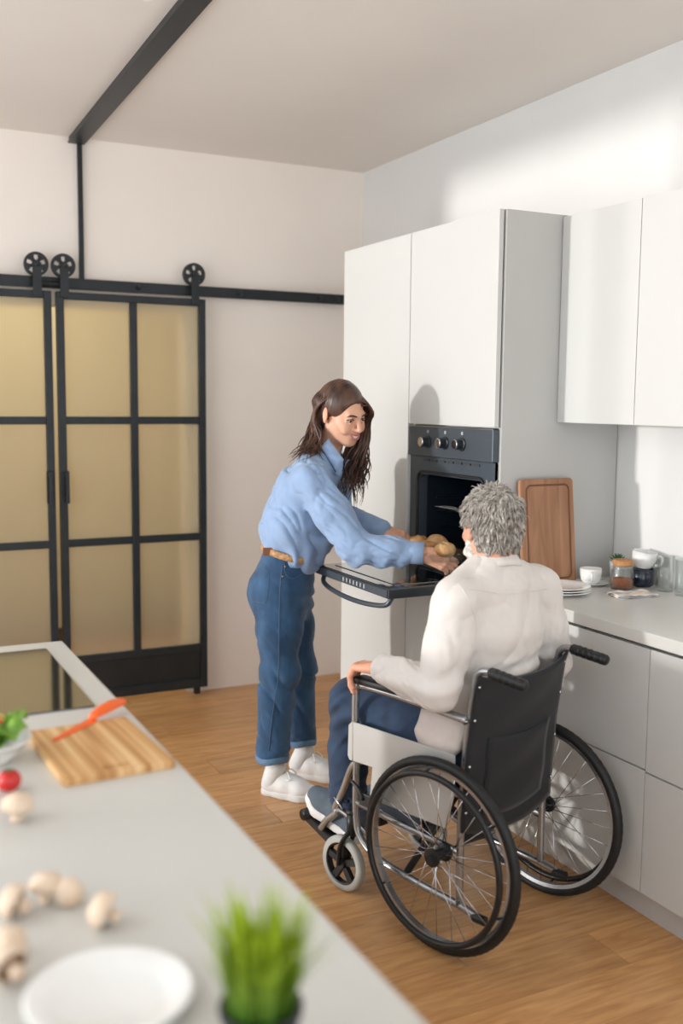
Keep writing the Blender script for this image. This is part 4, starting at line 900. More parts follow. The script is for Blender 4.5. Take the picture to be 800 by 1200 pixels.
# near (right) hand: back to the camera, thumb on top, fingers under the tray rim
xr = nrm(Wp(528, 662, -0.30) - Wp(494, 648.5, -0.30)); zr = nrm(-TT * 0.85 + ZZ * 0.35)
hR = hand_vf(wrR + xr * 0.012, frame(xr, zr), [(0.45, 0.55, 0.35), (0.5, 0.6, 0.35), (0.55, 0.6, 0.4), (0.6, 0.6, 0.4)], [(0.75, 0.55, -0.5), (0.9, 0.1, -0.5), (0.95, -0.1, -0.3)], False, 0.95, 0.03)
xl = nrm(Wp(482, 632, -0.04) - Wp(446, 620, -0.01)); zl = nrm(ZZ * 0.9 - TT * 0.35)
hL = hand_vf(wrL + xl * 0.012, frame(xl, zl), [(0.35, 0.5, 0.3), (0.4, 0.5, 0.3), (0.4, 0.55, 0.3), (0.45, 0.55, 0.3)], [(0.8, 0.5, -0.4), (0.95, 0.2, -0.3), (1, 0, -0.2)], True, 0.95, 0.03)
V, F = joinvf([(hv, hfc), (bv, bf), hR, hL]); body = vf_obj('body', V, F, 'skin_light', wo, WO)
# face details
for s in (-1, 1):
    c = H((0.0755, s * 0.032, -0.0005)); mbs = MB().lathe(lathe_prof_sphere(0.0118, 1, 12), 20); mbs.v = [tuple(np.array(p) + c) for p in mbs.v]; ey = mbs.build('eye', 'eye_white', body, smooth=True, off=WO)
    ic = H((0.0838, s * 0.0322, -0.003)); mi = MB().lathe(lathe_prof_sphere(0.0064, 1, 8), 14); mi.v = [tuple(np.array(p) + ic) for p in mi.v]; mi.build('iris', 'iris', ey, smooth=True, off=WO)
    MB().tube([tuple(H(p)) for p in spline([(0.079, s * 0.049, 0.002), (0.0885, s * 0.040, 0.0065), (0.0925, s * 0.030, 0.0075), (0.0885, s * 0.019, 0.002)], 5)], [0.0018] * 16, 6).build('eyelashes', 'brow', body, smooth=True, off=WO)
    MB().tube([tuple(H(p)) for p in spline([(0.082, s * 0.052, 0.017), (0.094, s * 0.040, 0.0245), (0.0985, s * 0.026, 0.0225), (0.0985, s * 0.014, 0.0185)], 5)], [0.0014] * 3 + [0.0030] * 9 + [0.0024] * 4, 6).build('eyebrow', 'brow', body, smooth=True, off=WO)
MB().tube([tuple(H(p)) for p in spline([(0.089, -0.0245, -0.0545), (0.0995, -0.012, -0.0575), (0.103, 0, -0.0585), (0.0995, 0.012, -0.0575), (0.089, 0.0245, -0.0545)], 5)], [0.0012] + [0.0028] * 19 + [0.0012], 8).build('upper_lip', 'lip', body, smooth=True, off=WO)
MB().tube([tuple(H(p)) for p in spline([(0.089, -0.0245, -0.0555), (0.0985, -0.014, -0.0715), (0.1000, 0, -0.079), (0.0985, 0.014, -0.0715), (0.089, 0.0245, -0.0555)], 5)], [0.0012] + [0.0034] * 19 + [0.0012], 8).build('lower_lip', 'lip', body, smooth=True, off=WO)
te = MB()
for k in range(8):
    a = (k - 3.5) / 3.5; y_ = 0.0185 * a; x_ = 0.0995 - 0.0085 * a * a
    te.add([tuple(H((x_ + dx, y_ + dy, z_))) for dx in (-0.004, 0.0) for dy in (-0.0025, 0.0025) for z_ in (-0.0705 + 0.008 * a * a, -0.058 + 0.002 * a * a)], [(0, 1, 3, 2), (4, 6, 7, 5), (0, 4, 5, 1), (2, 3, 7, 6), (0, 2, 6, 4), (1, 5, 7, 3)])
te.build('teeth', 'teeth', body, off=WO)
# --- hair: scalp shell and loose wavy locks
hs = Field((-0.16, -0.13, -0.16), (0.14, 0.13, 0.16), 0.0035)
hs.ell((-0.018, 0, 0.034), (0.101, 0.083, 0.093), 0.02).ell((-0.055, 0, -0.03), (0.06, 0.074, 0.075), 0.03)
hs.ell((0.10, 0, -0.035), (0.062, 0.085, 0.105), 0.015, op='s')
hs.ell((0.02, -0.09, -0.05), (0.045, 0.035, 0.055), 0.012, op='s')
hs.disp(lambda P: (0.0016 * np.sin(P[:, 0] * 420 + 3 * vnoise(P * 22)) + 0.002 * vnoise(P * 40)) * np.clip((0.03 - P[:, 0]) / 0.05, 0, 1))
sv, sf = hs.mesh(); hair = vf_obj('hair', sv @ HR.T + HO, sf, 'hair_brown', wo, WO)
specs = []; R_ = np.random.default_rng(5)
def scalp(x, y): return H((x, y, 0.026 + 0.09 * math.sqrt(max(0.02, 1 - ((x + 0.018) / 0.101) ** 2 - (y / 0.083) ** 2))))
def lock(root, mids, end, wav, r0, fl=0.6, n=7):
    pts = np.array(spline([root] + mids + [end], n)); m = len(pts); ph = R_.uniform(0, 6.3); fq = R_.uniform(2.2, 3.4)
    q = np.linspace(0, 1, m)[:, None]; tang = nrm(pts[-1] - pts[0]); s1 = nrm(np.cross(tang, TT)); s2 = TT
    pts = pts + (s1 * np.sin(q * fq * 2 * PI + ph) + s2 * 0.7 * np.cos(q * fq * 2 * PI + ph)) * wav * np.clip((q - 0.25) * 1.8, 0, 1)
    specs.append(([tuple(p) for p in pts], r0, 0.0007, fl))
for i in range(64):     # near side, swept behind the ear on to the back
    x = R_.uniform(-0.09, 0.055); rt = scalp(x, R_.uniform(-0.03, 0.0)); u = R_.uniform()
    m1 = H((-0.035 - 0.06 * u + x * 0.25, -0.086 + 0.028 * u, 0.045 - 0.02 * u)); m2 = H((-0.055 - 0.05 * u, -0.088 + 0.045 * u + R_.uniform(-.01, .01), -0.035 + R_.uniform(-.015, .015)))
    m3 = Wp(376 - 16 * u + R_.uniform(-5, 5), 516 + R_.uniform(-6, 8), -0.085 + 0.05 * u); ex = R_.uniform()
    end = Wp(338 + 42 * ex + R_.uniform(-4, 4), 536 + R_.uniform(-4, 6) - 2 * ex, -0.10 + R_.uniform(-0.06, 0.06)) if R_.uniform() < 0.75 else Wp(352 + R_.uniform(-6, 12), 526 + R_.uniform(-3, 6), -0.1)
    lock(rt, [m1, m2, m3], end, 0.009, R_.uniform(0.005, 0.009))
for i in range(26):     # crown and back of the head
    a = R_.uniform(-1, 1); rt = scalp(-0.05 + R_.uniform(-.03, .04), 0.045 * a); m1 = H((-0.112, 0.06 * a, 0.03)); m2 = H((-0.112, 0.055 * a, -0.06)); end = Wp(352 + R_.uniform(-8, 18), 532 + R_.uniform(-6, 8), -0.02 + 0.07 * a)
    lock(rt, [m1, m2], end, 0.009, R_.uniform(0.006, 0.01))
for i in range(84):     # far side, falling in front of the far shoulder
    x = R_.uniform(-0.06, 0.075); rt = scalp(x, R_.uniform(0.0, 0.03)); u = R_.uniform()
    m1 = H((0.01 + 0.075 * u, 0.070 + 0.012 * (1 - u), 0.05 - 0.01 * u)); m2 = H((0.015 + 0.055 * u, 0.090, -0.03)); dx = R_.uniform(-13, 13)
    m3 = Wp(414 + dx * 0.9 + 4 * u, 535 + R_.uniform(-6, 6), 0.02 + R_.uniform(-0.03, 0.05)); end = Wp(411 + dx * 1.25 + R_.uniform(-4, 4), R_.uniform(562, 597) - 0.45 * abs(dx), -0.03 + R_.uniform(-0.03, 0.05))
    lock(rt, [m1, m2, m3], end, 0.015, R_.uniform(0.006, 0.011))
lk = lockset(specs); lko = lk.build('hair_locks', 'hair_brown', hair, smooth=True, off=WO)
# --- shirt
def dirs(P, d): return P @ np.asarray(d)
f = Field((1.28, 3.05, 0.88), (2.16, 4.06, 1.5), 0.0048)
f.chain([Wp(347, 641, 0), Wp(345, 618, 0), Wp(356, 578, -0.005), Wp(368, 556, -0.005)], [(0.155, 0.125), (0.165, 0.135), (0.165, 0.118), (0.135, 0.088)], 0.03, LB)
f.bone(Wp(368, 553, -0.01), Wp(378, 546, -0.01), 0.072, 0.052, 0.03)
f.ell(Wp(370, 632, -0.02), (0.075, 0.10, 0.045), 0.04)
for a_, b_ in ((Wp(372, 553, -0.04), shR), (Wp(384, 550, 0.04), shL)): f.bone(a_, b_, 0.068, 0.062, 0.03)
midR = (shR + elR) / 2 + (0, 0, 0.0)
f.bone(shR, midR, 0.063, 0.066, 0.025).bone(midR, elR, 0.066, 0.062, 0.03).bone(elR, elR + (wrR - elR) * 0.55, 0.060, 0.054, 0.02).bone(elR + (wrR - elR) * 0.55, wrR - (wrR - elR) * 0.16, 0.053, 0.044, 0.02)
f.bone(shL, elL, 0.06, 0.055, 0.025).bone(elL, wrL, 0.052, 0.040, 0.02)
eW = nrm(wrR - elR); eL = nrm(wrL - elL); uA = nrm(elR - shR)
def shirt_folds(P):
    d = np.zeros(len(P)); n1 = vnoise(P * 9)
    # torso: drapes running from the shoulder down to the back hem
    q = np.stack([P @ nrm(SS + ZZ * 0.55) * 26, P @ TT * 11, P @ nrm(ZZ - SS * 0.5) * 7], 1) + n1[:, None] * 0.8
    d += (0.015 * (0.35 - np.sqrt(np.abs(vnoise(q)))) + 0.0015 * vnoise(P * 40)) * np.clip(1 - ((P - elR) @ SS + 0.12) / 0.06, 0, 1)
    # sleeve rings crumpled round the elbow and forearm
    d += sleeve_folds(P, shR - uA * 0.03, elR, 0.016, 6, 0.0, 0.062, 0.0) + sleeve_folds(P, elR - eW * 0.04, wrR, 0.016, -9, 3.3, 0.055, 0.05) + sleeve_folds(P, elL, wrL, 0.012, 7, 5.1)
    # blouse gathered over the belt
    zb = np.clip(1 - np.abs(P[:, 2] - 0.97) / 0.09, 0, 1); d += zb * 0.008 * np.sin((P @ SS) * 70 + 3 * n1 + (P @ TT) * 40)
    return d
f.disp(shirt_folds)
# open sleeve ends
f.cut_done = True
sv, sf = f.mesh(); sv = relax(sv, sf, 1, 0.4); shirt = vf_obj('shirt', sv, sf, 'shirt_blue', wo, WO)
def cuff(a, e, r, L_, m, parent, off, name='cuff'):
    R = frame(e, ZZ if abs(e[2]) < 0.9 else SS); V = []; n = 28; prof = [(r * 0.88, 0.0), (r, 0.002), (r * 1.02, L_ * 0.5), (r, L_ - 0.002), (r * 0.95, L_), (r * 0.86, L_ - 0.006)]; F = []
    for i in range(n):
        q = 2 * PI * i / n; w = 1 + 0.02 * math.sin(5 * q)
        for rr, x in prof: V.append(a + R @ np.array([x, rr * w * math.cos(q), rr * w * 0.94 * math.sin(q)]))
    k = len(prof)
    for i in range(n):
        for j in range(k - 1): F.append((i * k + j, i * k + j + 1, ((i + 1) % n) * k + j + 1, ((i + 1) % n) * k + j))
    return MB().add([tuple(p) for p in V], F).build(name, m, parent, smooth=True, off=off)
cuff(wrR - eW * 0.066, eW, 0.045, 0.072, 'shirt_blue', shirt, WO); cuff(wrL - eL * 0.05, eL, 0.040, 0.05, 'shirt_blue', shirt, WO)
nf = nrm(H((0, 0, -0.1)) - Wp(374, 549, -0.01))
CRm = frame(nrm(FB * 0.8 - TT * 0.25 - ZZ * 0.3), nrm(nf * 0.6 + ZZ * 0.6))
def leaf(q, t0, t1, bulge, name, m, parent):
    V = []; n = 8
    for i in range(n):
        for j in range(n):
            u, v = i / (n - 1), j / (n - 1); a = [(1 - u) * ((1 - v) * q[0][k] + v * q[3][k]) + u * ((1 - v) * q[1][k] + v * q[2][k]) for k in (0, 1)]
            V.append(tuple(Wp(a[0], a[1], t0 + (t1 - t0) * v - bulge * math.sin(PI * u) * math.sin(PI * min(1, 0.2 + v * 0.7)))))
    return solid(MB().add(V, [(i * n + j, (i + 1) * n + j, (i + 1) * n + j + 1, i * n + j + 1) for i in range(n - 1) for j in range(n - 1)]).build(name, m, parent, smooth=True, off=WO), 0.003)
leaf([(374, 524), (384, 514), (402, 539), (392.5, 553)], -0.075, -0.105, 0.012, 'collar_leaf', 'shirt_blue', shirt)
MB().tube([tuple(Wp(a, b_, c - 0.004)) for a, b_, c in ((374, 524.5, -0.077), (380, 533, -0.092), (386, 543, -0.103), (392.5, 553.5, -0.106))], 0.0018, 6).build('collar_edge', 'denim_dark', shirt, smooth=True, off=WO)
collar_obj(Wp(388, 536, -0.012), CRm, 0.060, 0.032, 0.012, 0.5, 'shirt_blue', shirt, WO, 0.03)
# --- jeans
f = Field((1.36, 3.42, 0.08), (1.98, 4.02, 1.04), 0.0055)
pc, wc_ = Wp(329, 690, 0), Wp(338, 652, 0)
f.bone(wc_, pc, (0.145, 0.107), (0.165, 0.122), 0.03, LB).bone(pc, Wp(331, 705, 0), (0.165, 0.122), (0.165, 0.11), 0.03, LB)
f.ell(Wp(313, 695, -0.06), (0.08, 0.08, 0.085), 0.03).ell(Wp(313, 695, 0.06), (0.08, 0.08, 0.085), 0.03)
for h_, k_, e_ in ((hipR, knR, heR), (hipL, knL, heL)):
    f.bone(h_, (h_ + k_) / 2, 0.097, 0.088, 0.03).bone((h_ + k_) / 2, k_, 0.088, 0.072, 0.03).bone(k_, e_, 0.072, 0.066, 0.03)
def jean_folds(P):
    n1 = vnoise(P * 8); kz = np.exp(-((P[:, 2] - 0.47) / 0.13) ** 2); hz = np.exp(-((P[:, 2] - 0.78) / 0.08) ** 2); cz = np.exp(-((P[:, 2] - 0.17) / 0.07) ** 2)
    d = 0.017 * (0.3 + kz) * (0.35 - np.sqrt(np.abs(vnoise(np.stack([P[:, 2] * 22 + (P @ SS) * 16 + n1, (P @ SS) * 6, (P @ TT) * 8], 1)))))
    d += hz * 0.006 * np.sin(P[:, 2] * 90 + (P @ SS) * 60 + 2 * n1) * np.clip((P @ SS - W0 @ SS) * 6 + 0.6, 0, 1) + cz * 0.006 * vnoise(np.stack([P[:, 2] * 40, (P @ SS) * 20, (P @ TT) * 20], 1))
    return d * np.clip((P[:, 2] - 0.13) / 0.06, 0, 1) + 0.001 * vnoise(P * 70)
f.disp(jean_folds)
for e_ in (heR, heL): f.bone(e_ - (0, 0, 0.08), e_ + (0, 0, 0.03), 0.056, 0.056, 0.003, op='s')
f.cut(heR - (0, 0, 0.0), (0, 0, -1))
jv, jf = f.mesh(); jv = relax(jv, jf, 1, 0.4); jeans = vf_obj('jeans', jv, jf, 'denim', wo, WO)
for e_ in (heR, heL):
    c = MB().lathe([(0.056, -0.006), (0.066, -0.006), (0.0685, 0.0), (0.0695, 0.018), (0.068, 0.021), (0.06, 0.021), (0.056, -0.006)], 32)
    c.v = [tuple(np.array(p) * (1, 1, 1) + e_ + (0, 0, 0.004 * math.sin(3 * math.atan2(p[1], p[0])))) for p in c.v]; c.build('jeans_cuff', 'denim_pale', jeans, smooth=True, off=WO)
from mathutils.bvhtree import BVHTree
def bvh_of(V, F): return BVHTree.FromPolygons([tuple(p) for p in V], [tuple(int(i) for i in q) for q in F])
jb = bvh_of(jv, jf); sb = bvh_of(sv, sf)
def drape(bv_, x, y, lift=0.002):
    d = Vector(pray(x, y)).normalized(); h = bv_.ray_cast(Vector(CAMP), d)
    if h[0] is None: return None
    n = h[1] if h[1].dot(d) < 0 else -h[1]
    return np.array(h[0] + n * lift)
def seam(bv_, pts, r, m, parent, off, name='seam', n=8):
    P = [drape(bv_, x, y, r * 0.6) for x, y in spline(pts, n)]; P = [tuple(p) for p in P if p is not None]
    if len(P) > 2: return MB().tube(P, r, 6).build(name, m, parent, smooth=True, off=off)
def patch(bv_, quad, m, parent, off, name, lift=0.003, n=8, th=0.003):
    q = [np.array(p, float) for p in quad]; V = []; ok = True
    for i in range(n):
        for j in range(n):
            u, v = i / (n - 1), j / (n - 1); p = (1 - u) * ((1 - v) * q[0] + v * q[3]) + u * ((1 - v) * q[1] + v * q[2]); w = drape(bv_, p[0], p[1], lift)
            if w is None: return None
            V.append(tuple(w))
    o = MB().add(V, [(i * n + j, (i + 1) * n + j, (i + 1) * n + j + 1, i * n + j + 1) for i in range(n - 1) for j in range(n - 1)]).build(name, m, parent, smooth=True, off=off); return solid(o, th)
patch(jb, [(297, 668), (313, 670), (310, 704), (296, 706)], 'denim', jeans, WO, 'back_pocket')
seam(jb, [(297, 669), (313, 671), (311, 703), (304, 706), (297, 705)], 0.0012, 'denim_stitch', jeans, WO, 'pocket_stitch')
seam(jb, [(330, 662), (327, 690), (326, 740), (325, 790), (318, 840), (314, 880)], 0.0016, 'denim_stitch', jeans, WO, 'side_seam')
seam(jb, [(332, 660), (334, 673), (342, 678), (354, 672)], 0.0014, 'denim_stitch', jeans, WO, 'pocket_stitch')
for p in ((330, 676), (333, 664), (354, 664)):
    w = drape(jb, *p, 0.002)
    if w is not None: q = MB().lathe(lathe_prof_sphere(0.004, 1, 6), 10); q.v = [tuple(np.array(a) + w) for a in q.v]; q.build('rivet', 'brass', jeans, smooth=True, off=WO)
# belt with a hanging end
bc = Wp(339, 647, 0); bn = frame(nrm(SS * 0.97 - ZZ * 0.235), ZZ); V = []; F = []; n = 64
for i in range(n):
    a = 2 * PI * i / n
    for rr, z in ((0.004, -0.013), (0.012, -0.011), (0.012, 0.011), (0.004, 0.013)): V.append(tuple(bc + bn @ np.array([(0.108 + rr) * math.cos(a), (0.150 + rr) * math.sin(a), z])))
for i in range(n):
    for j in range(3): F.append((i * 4 + j, i * 4 + j + 1, ((i + 1) % n) * 4 + j + 1, ((i + 1) % n) * 4 + j))
belt = MB().add(V, F).build('belt', 'belt_braid', wo, smooth=True, off=WO); solid(belt, 0.003)
be = MB().box(-0.03, 0.02, -0.003, 0.003, -0.018, 0.014, b=0.002); bo = Wp(316, 646, -0.125); Rb = frame(SS, ZZ); be.v = [tuple(bo + Rb @ np.array(p)) for p in be.v]; be.build('belt_end', 'belt_leather', belt, off=WO)
# shoes and socks
sock = Field((1.45, 3.5, 0.04), (1.95, 4.0, 0.16), 0.005)
fd = nrm(FB * 0.9 - TT * 0.15); fd = nrm(fd * (1, 1, 0))
footR = onplane(330, 925, W0 + TT * -0.105, TT) * (1, 1, 0); footL = onplane(361, 908, W0 + TT * 0.10, TT) * (1, 1, 0)
for ft, a_ in ((footR, aR), (footL, aL)): sock.bone(ft + (0, 0, 0.05) - fd * 0.05, a_ * (1, 1, 0) + (0, 0, 0.118), 0.040, 0.041, 0.02)
V, F = sock.mesh(); 
for nm, sgn in (('near', -1), ('far', 1)):
    keep = ((V[F].mean(1) - W0) @ TT) * sgn > 0; ff = F[keep]; us = np.unique(ff); mp_ = -np.ones(len(V), int); mp_[us] = np.arange(len(us))
    vf_obj('sock', V[us], mp_[ff], 'sock_white', wo, WO)
shoe_parts(wo, footR + fd * 0.03, frame(fd, ZZ), 0.262, mirror=-1, off=WO); shoe_parts(wo, footL + fd * 0.03, frame(nrm(fd * 0.97 - np.cross(ZZ, fd) * 0.1), ZZ), 0.262, mirror=1, off=WO)
# ------------------------------------------------------------------ bearded man seated in the wheelchair
mn = thing('person', 'grey-haired bearded man in white shirt seated in the wheelchair', 'person', tuple(WC)); MO = WC
ZZ = np.array([0, 0, 1.0]); taz = TH - math.radians(9); FM = np.array([math.cos(taz), math.sin(taz), 0]); LM = np.cross(ZZ, FM)
pel, wai, che, upp, nek = wc(0.075, 0, 0.575), wc(0.06, 0, 0.72), wc(0.035, 0.0, 0.92), wc(0.035, -0.005, 1.035), wc(0.04, -0.01, 1.11)
mshL, mshR = wc(0.03, 0.165, 1.02), wc(0.005, -0.20, 1.015)
melL, mwrL = wc(0.02, 0.250, 0.775), wc(0.262, 0.236, 0.79)
melR, mwrR = wc(-0.02, -0.262, 0.775), wc(0.24, -0.225, 0.785)
mhiL, mhiR = wc(0.09, 0.095, 0.56), wc(0.09, -0.095, 0.56)
mknL, mknR = wc(0.495, 0.135, 0.618), wc(0.51, -0.13, 0.60)
manL, manR = wc(0.505, 0.135, 0.275), wc(0.49, -0.125, 0.225)
haz = math.radians(84); hf = np.array([math.cos(haz), math.sin(haz), 0]); pit = 0.12
MR = frame(nrm(hf * math.cos(pit) - ZZ * math.sin(pit)), nrm(hf * math.sin(pit) + ZZ * math.cos(pit))); MOh = wc(0.055, -0.015, 1.222)
MH = lambda p: np.asarray(p, float) @ MR.T + MOh
hv, hfc = head_vf(True, False); hv = hv * 0.98 @ MR.T + MOh
b = Field(wc(0.2, 0, 0) * (1, 1, 0) + (-0.6, -0.6, 0.1), wc(0.2, 0, 0) * (1, 1, 0) + (0.6, 0.6, 1.2), 0.011)
b.chain([pel, wai, che, upp], [(0.15, 0.10), (0.14, 0.09), (0.15, 0.09), (0.13, 0.07)], 0.03, LM).bone(upp, MH((-0.02, 0, -0.12)), 0.045, 0.045, 0.02)
for s_, e_, w_ in ((mshL, melL, mwrL), (mshR, melR, mwrR)): b.bone(upp, s_, 0.06, 0.05, 0.03).bone(s_, e_, 0.047, 0.04, 0.02).bone(e_, w_, 0.038, 0.028, 0.02)
for h_, k_, a_ in ((mhiL, mknL, manL), (mhiR, mknR, manR)): b.bone(h_, k_, 0.08, 0.052, 0.03).bone(k_, a_, 0.05, 0.036, 0.02)
bv, bf = b.mesh()
xl = nrm(HX * 0.92 + NX * 0.05 - ZZ * 0.12)
hL = hand_vf(mwrL + xl * 0.008, frame(xl, ZZ), [(0.75, 0.75, 0.4), (0.8, 0.75, 0.4), (0.85, 0.7, 0.4), (0.9, 0.7, 0.4)], [(0.6, 0.6, -0.5), (0.8, 0.15, -0.6), (0.8, 0.0, -0.6)], True, 1.05, 0.02)
xr = nrm(HX * 0.95 - ZZ * 0.1)
hR = hand_vf(mwrR + xr * 0.01, frame(xr, ZZ), [(0.6, 0.7, 0.4)] * 4, [(0.6, 0.6, -0.5), (0.8, 0.15, -0.6), (0.8, 0.0, -0.6)], False, 1.05, 0.02)
V, F = joinvf([(hv, hfc), (bv, bf), hL, hR]); mbody = vf_obj('body', V, F, 'skin_ruddy', mn, MO)
for s in (-1, 1):
    c = MH((0.079, s * 0.033, 0)); q = MB().lathe(lathe_prof_sphere(0.0122, 1, 12), 18); q.v = [tuple(np.array(p) + c) for p in q.v]; ey = q.build('eye', 'eye_white', mbody, smooth=True, off=MO)
    c = MH((0.0875, s * 0.0332, -0.003)); q = MB().lathe(lathe_prof_sphere(0.0054, 1, 8), 12); q.v = [tuple(np.array(p) + c) for p in q.v]; q.build('iris', 'iris', ey, smooth=True, off=MO)
    MB().tube([tuple(MH(np.array(p) * 1.04)) for p in spline([(0.082, s * 0.052, 0.017), (0.094, s * 0.040, 0.0235), (0.0985, s * 0.026, 0.0215), (0.0985, s * 0.014, 0.0185)], 5)], 0.0035, 6).build('eyebrow', 'hair_grey', mbody, smooth=True, off=MO)
MB().tube([tuple(MH(np.array(p) * 1.04)) for p in spline([(0.09, -0.022, -0.062), (0.099, 0, -0.064), (0.09, 0.022, -0.062)], 6)], [0.001] + [0.0035] * 11 + [0.001], 8).build('lips', 'lip', mbody, smooth=True, off=MO)
# short tousled hair: lumpy shell plus tufts
hs = Field((-0.17, -0.14, -0.16), (0.15, 0.14, 0.18), 0.0035)
hs.ell((-0.018, 0, 0.036), (0.100, 0.079, 0.088), 0.02).ell((-0.044, 0, -0.028), (0.058, 0.068, 0.062), 0.03)
hs.ell((0.115, 0, -0.03), (0.075, 0.10, 0.105), 0.012, op='s')
for s in (-1, 1): hs.ell((0.012, s * 0.088, -0.026), (0.031, 0.026, 0.050), 0.01, op='s')
hs.disp(lambda P: 0.007 * vnoise(P * 42) + 0.003 * vnoise(P * 90 + 5) + 0.002 * vnoise(P * 200))
sv, sf = hs.mesh(); mhair = vf_obj('hair', sv @ MR.T + MOh, sf, 'hair_grey', mn, MO)
R_ = np.random.default_rng(11); specs = []
Nn = np.zeros_like(sv)
for a in range(4): np.add.at(Nn, sf[:, a], np.cross(sv[sf[:, 1]] - sv[sf[:, 0]], sv[sf[:, 3]] - sv[sf[:, 0]]))
Nn /= np.linalg.norm(Nn, axis=1)[:, None] + 1e-9
for i in R_.choice(len(sv), 3800, replace=False):
    p = sv[i]; n_ = Nn[i]
    if p[0] > 0.07 or (p[0] > 0.02 and p[2] < 0): continue
    down = p - np.array([-0.075, 0.01, 0.09]) + 0.05 * np.array([vnoise(p * 30), vnoise(p * 30 + 7), vnoise(p * 30 + 13)]) + np.array([0, 0, -0.035]) + 0.018 * R_.normal(size=3); tg = down - n_ * down.dot(n_); tg = tg / (np.linalg.norm(tg) + 1e-6); L_ = R_.uniform(0.018, 0.036) * (0.6 if p[2] < -0.03 else 1.0)
    a = p - n_ * 0.003; q1 = a + n_ * 0.009 + tg * L_ * 0.4; q2 = a + n_ * 0.009 + tg * L_ * 0.8; q3 = a + n_ * 0.003 + tg * L_ * 1.05
    specs.append(([tuple(MH(x)) for x in (a, q1, q2, q3)], R_.uniform(0.0011, 0.0022), 0.0003, 0.7))
lockset(specs, 5).build('hair_tufts', 'hair_grey', mhair, smooth=True, off=MO, kind='stuff')
hb = Field((-0.06, -0.11, -0.18), (0.15, 0.11, 0.03), 0.0035)
for s in (-1, 1): hb.bone((0.0, s * 0.066, -0.03), (0.012, s * 0.060, -0.07), 0.013, 0.018, 0.02).bone((0.012, s * 0.058, -0.07), (0.07, s * 0.02, -0.112), 0.021, 0.024, 0.02).bone((0.095, s * 0.024, -0.062), (0.104, 0, -0.052), 0.008, 0.009, 0.01)
hb.ell((0.075, 0, -0.11), (0.03, 0.035, 0.03), 0.02); hb.disp(lambda P: 0.005 * vnoise(P * 70) + 0.003 * vnoise(P * 150))
V, F = hb.mesh(); beard = vf_obj('beard', V * 0.98 @ MR.T + MOh, F, 'beard_white', mn, MO)
# shirt
lo = np.minimum.reduce([melL, melR, mwrL, mwrR, pel, nek]) - 0.12; hi = np.maximum.reduce([melL, melR, mwrL, mwrR, pel, nek]) + 0.12; hi[2] = 1.18
f = Field(lo * (1, 1, 0) + (0, 0, 0.50), hi, 0.0055)
f.chain([wc(0.065, 0, 0.60), wc(0.055, 0, 0.72), che, upp], [(0.17, 0.115), (0.175, 0.122), (0.185, 0.122), (0.15, 0.088)], 0.03, LM)
f.bone(wc(0.022, -0.005, 1.045), wc(0.028, -0.01, 1.095), 0.092, 0.076, 0.03)
for s_, sg in ((mshL, 1), (mshR, -1)): f.bone(upp + LM * 0.05 * sg + (0, 0, 0.02), s_, 0.070, 0.066, 0.035)
for s_, e_, w_ in ((mshL, melL, mwrL), (mshR, melR, mwrR)):
    f.bone(s_, (s_ + e_) / 2, 0.067, 0.064, 0.025).bone((s_ + e_) / 2, e_, 0.064, 0.054, 0.025).bone(e_, e_ + (w_ - e_) * 0.55, 0.054, 0.050, 0.02).bone(e_ + (w_ - e_) * 0.55, e_ + (w_ - e_) * 0.86, 0.05, 0.042, 0.02)
def mshirt_folds(P):
    n1 = vnoise(P * 8); q = P - che; d = 0.011 * (0.3 - np.sqrt(np.abs(vnoise(np.stack([q @ LM * 15 + q @ ZZ * 6 + n1, q @ FM * 9, q @ ZZ * 5], 1))))) + 0.004 * (0.3 - np.sqrt(np.abs(vnoise(np.stack([q @ LM * 26 - q @ ZZ * 22 + n1, q @ FM * 12, q @ ZZ * 9 + q @ LM * 6], 1)))))
    d += 0.0015 * vnoise(P * 45)
    d += sleeve_folds(P, mshL, melL, 0.009, 3, 1.1, 0.062, 0.0) + sleeve_folds(P, melL, mwrL, 0.013, -8, 4.2, 0.052, 0.05) + sleeve_folds(P, mshR, melR, 0.009, -3, 7.7, 0.062, 0.0) + sleeve_folds(P, melR, mwrR, 0.012, 8, 2.2, 0.052, 0.05)
    zb = np.clip(1 - np.abs(P[:, 2] - 0.80) / 0.1, 0, 1); d += zb * 0.006 * np.sin((P @ ZZ) * 80 + 3 * n1 + (P @ LM) * 18)
    return d
f.disp(mshirt_folds)
sv, sf = f.mesh(); sv = relax(sv, sf, 1, 0.4); mshirt = vf_obj('shirt', sv, sf, 'shirt_white', mn, MO)
for e_, w_ in ((melL, mwrL), (melR, mwrR)): x = nrm(w_ - e_); cuff(w_ - x * 0.055, x, 0.043, 0.062, 'shirt_white', mshirt, MO)
collar_obj(wc(0.040, -0.012, 1.105), frame(nrm(hf - ZZ * 0.22), ZZ), 0.064, 0.036, 0.006, 0.4, 'shirt_white', mshirt, MO, 0.03)
msb = bvh_of(sv, sf)
seam(msb, [(530, 688), (560, 692), (600, 696), (640, 690)], 0.0012, 'shirt_white', mshirt, MO, 'yoke_seam')
seam(msb, [(537, 684), (549, 705), (556, 730), (552, 760)], 0.0014, 'shirt_white', mshirt, MO, 'armhole_seam')
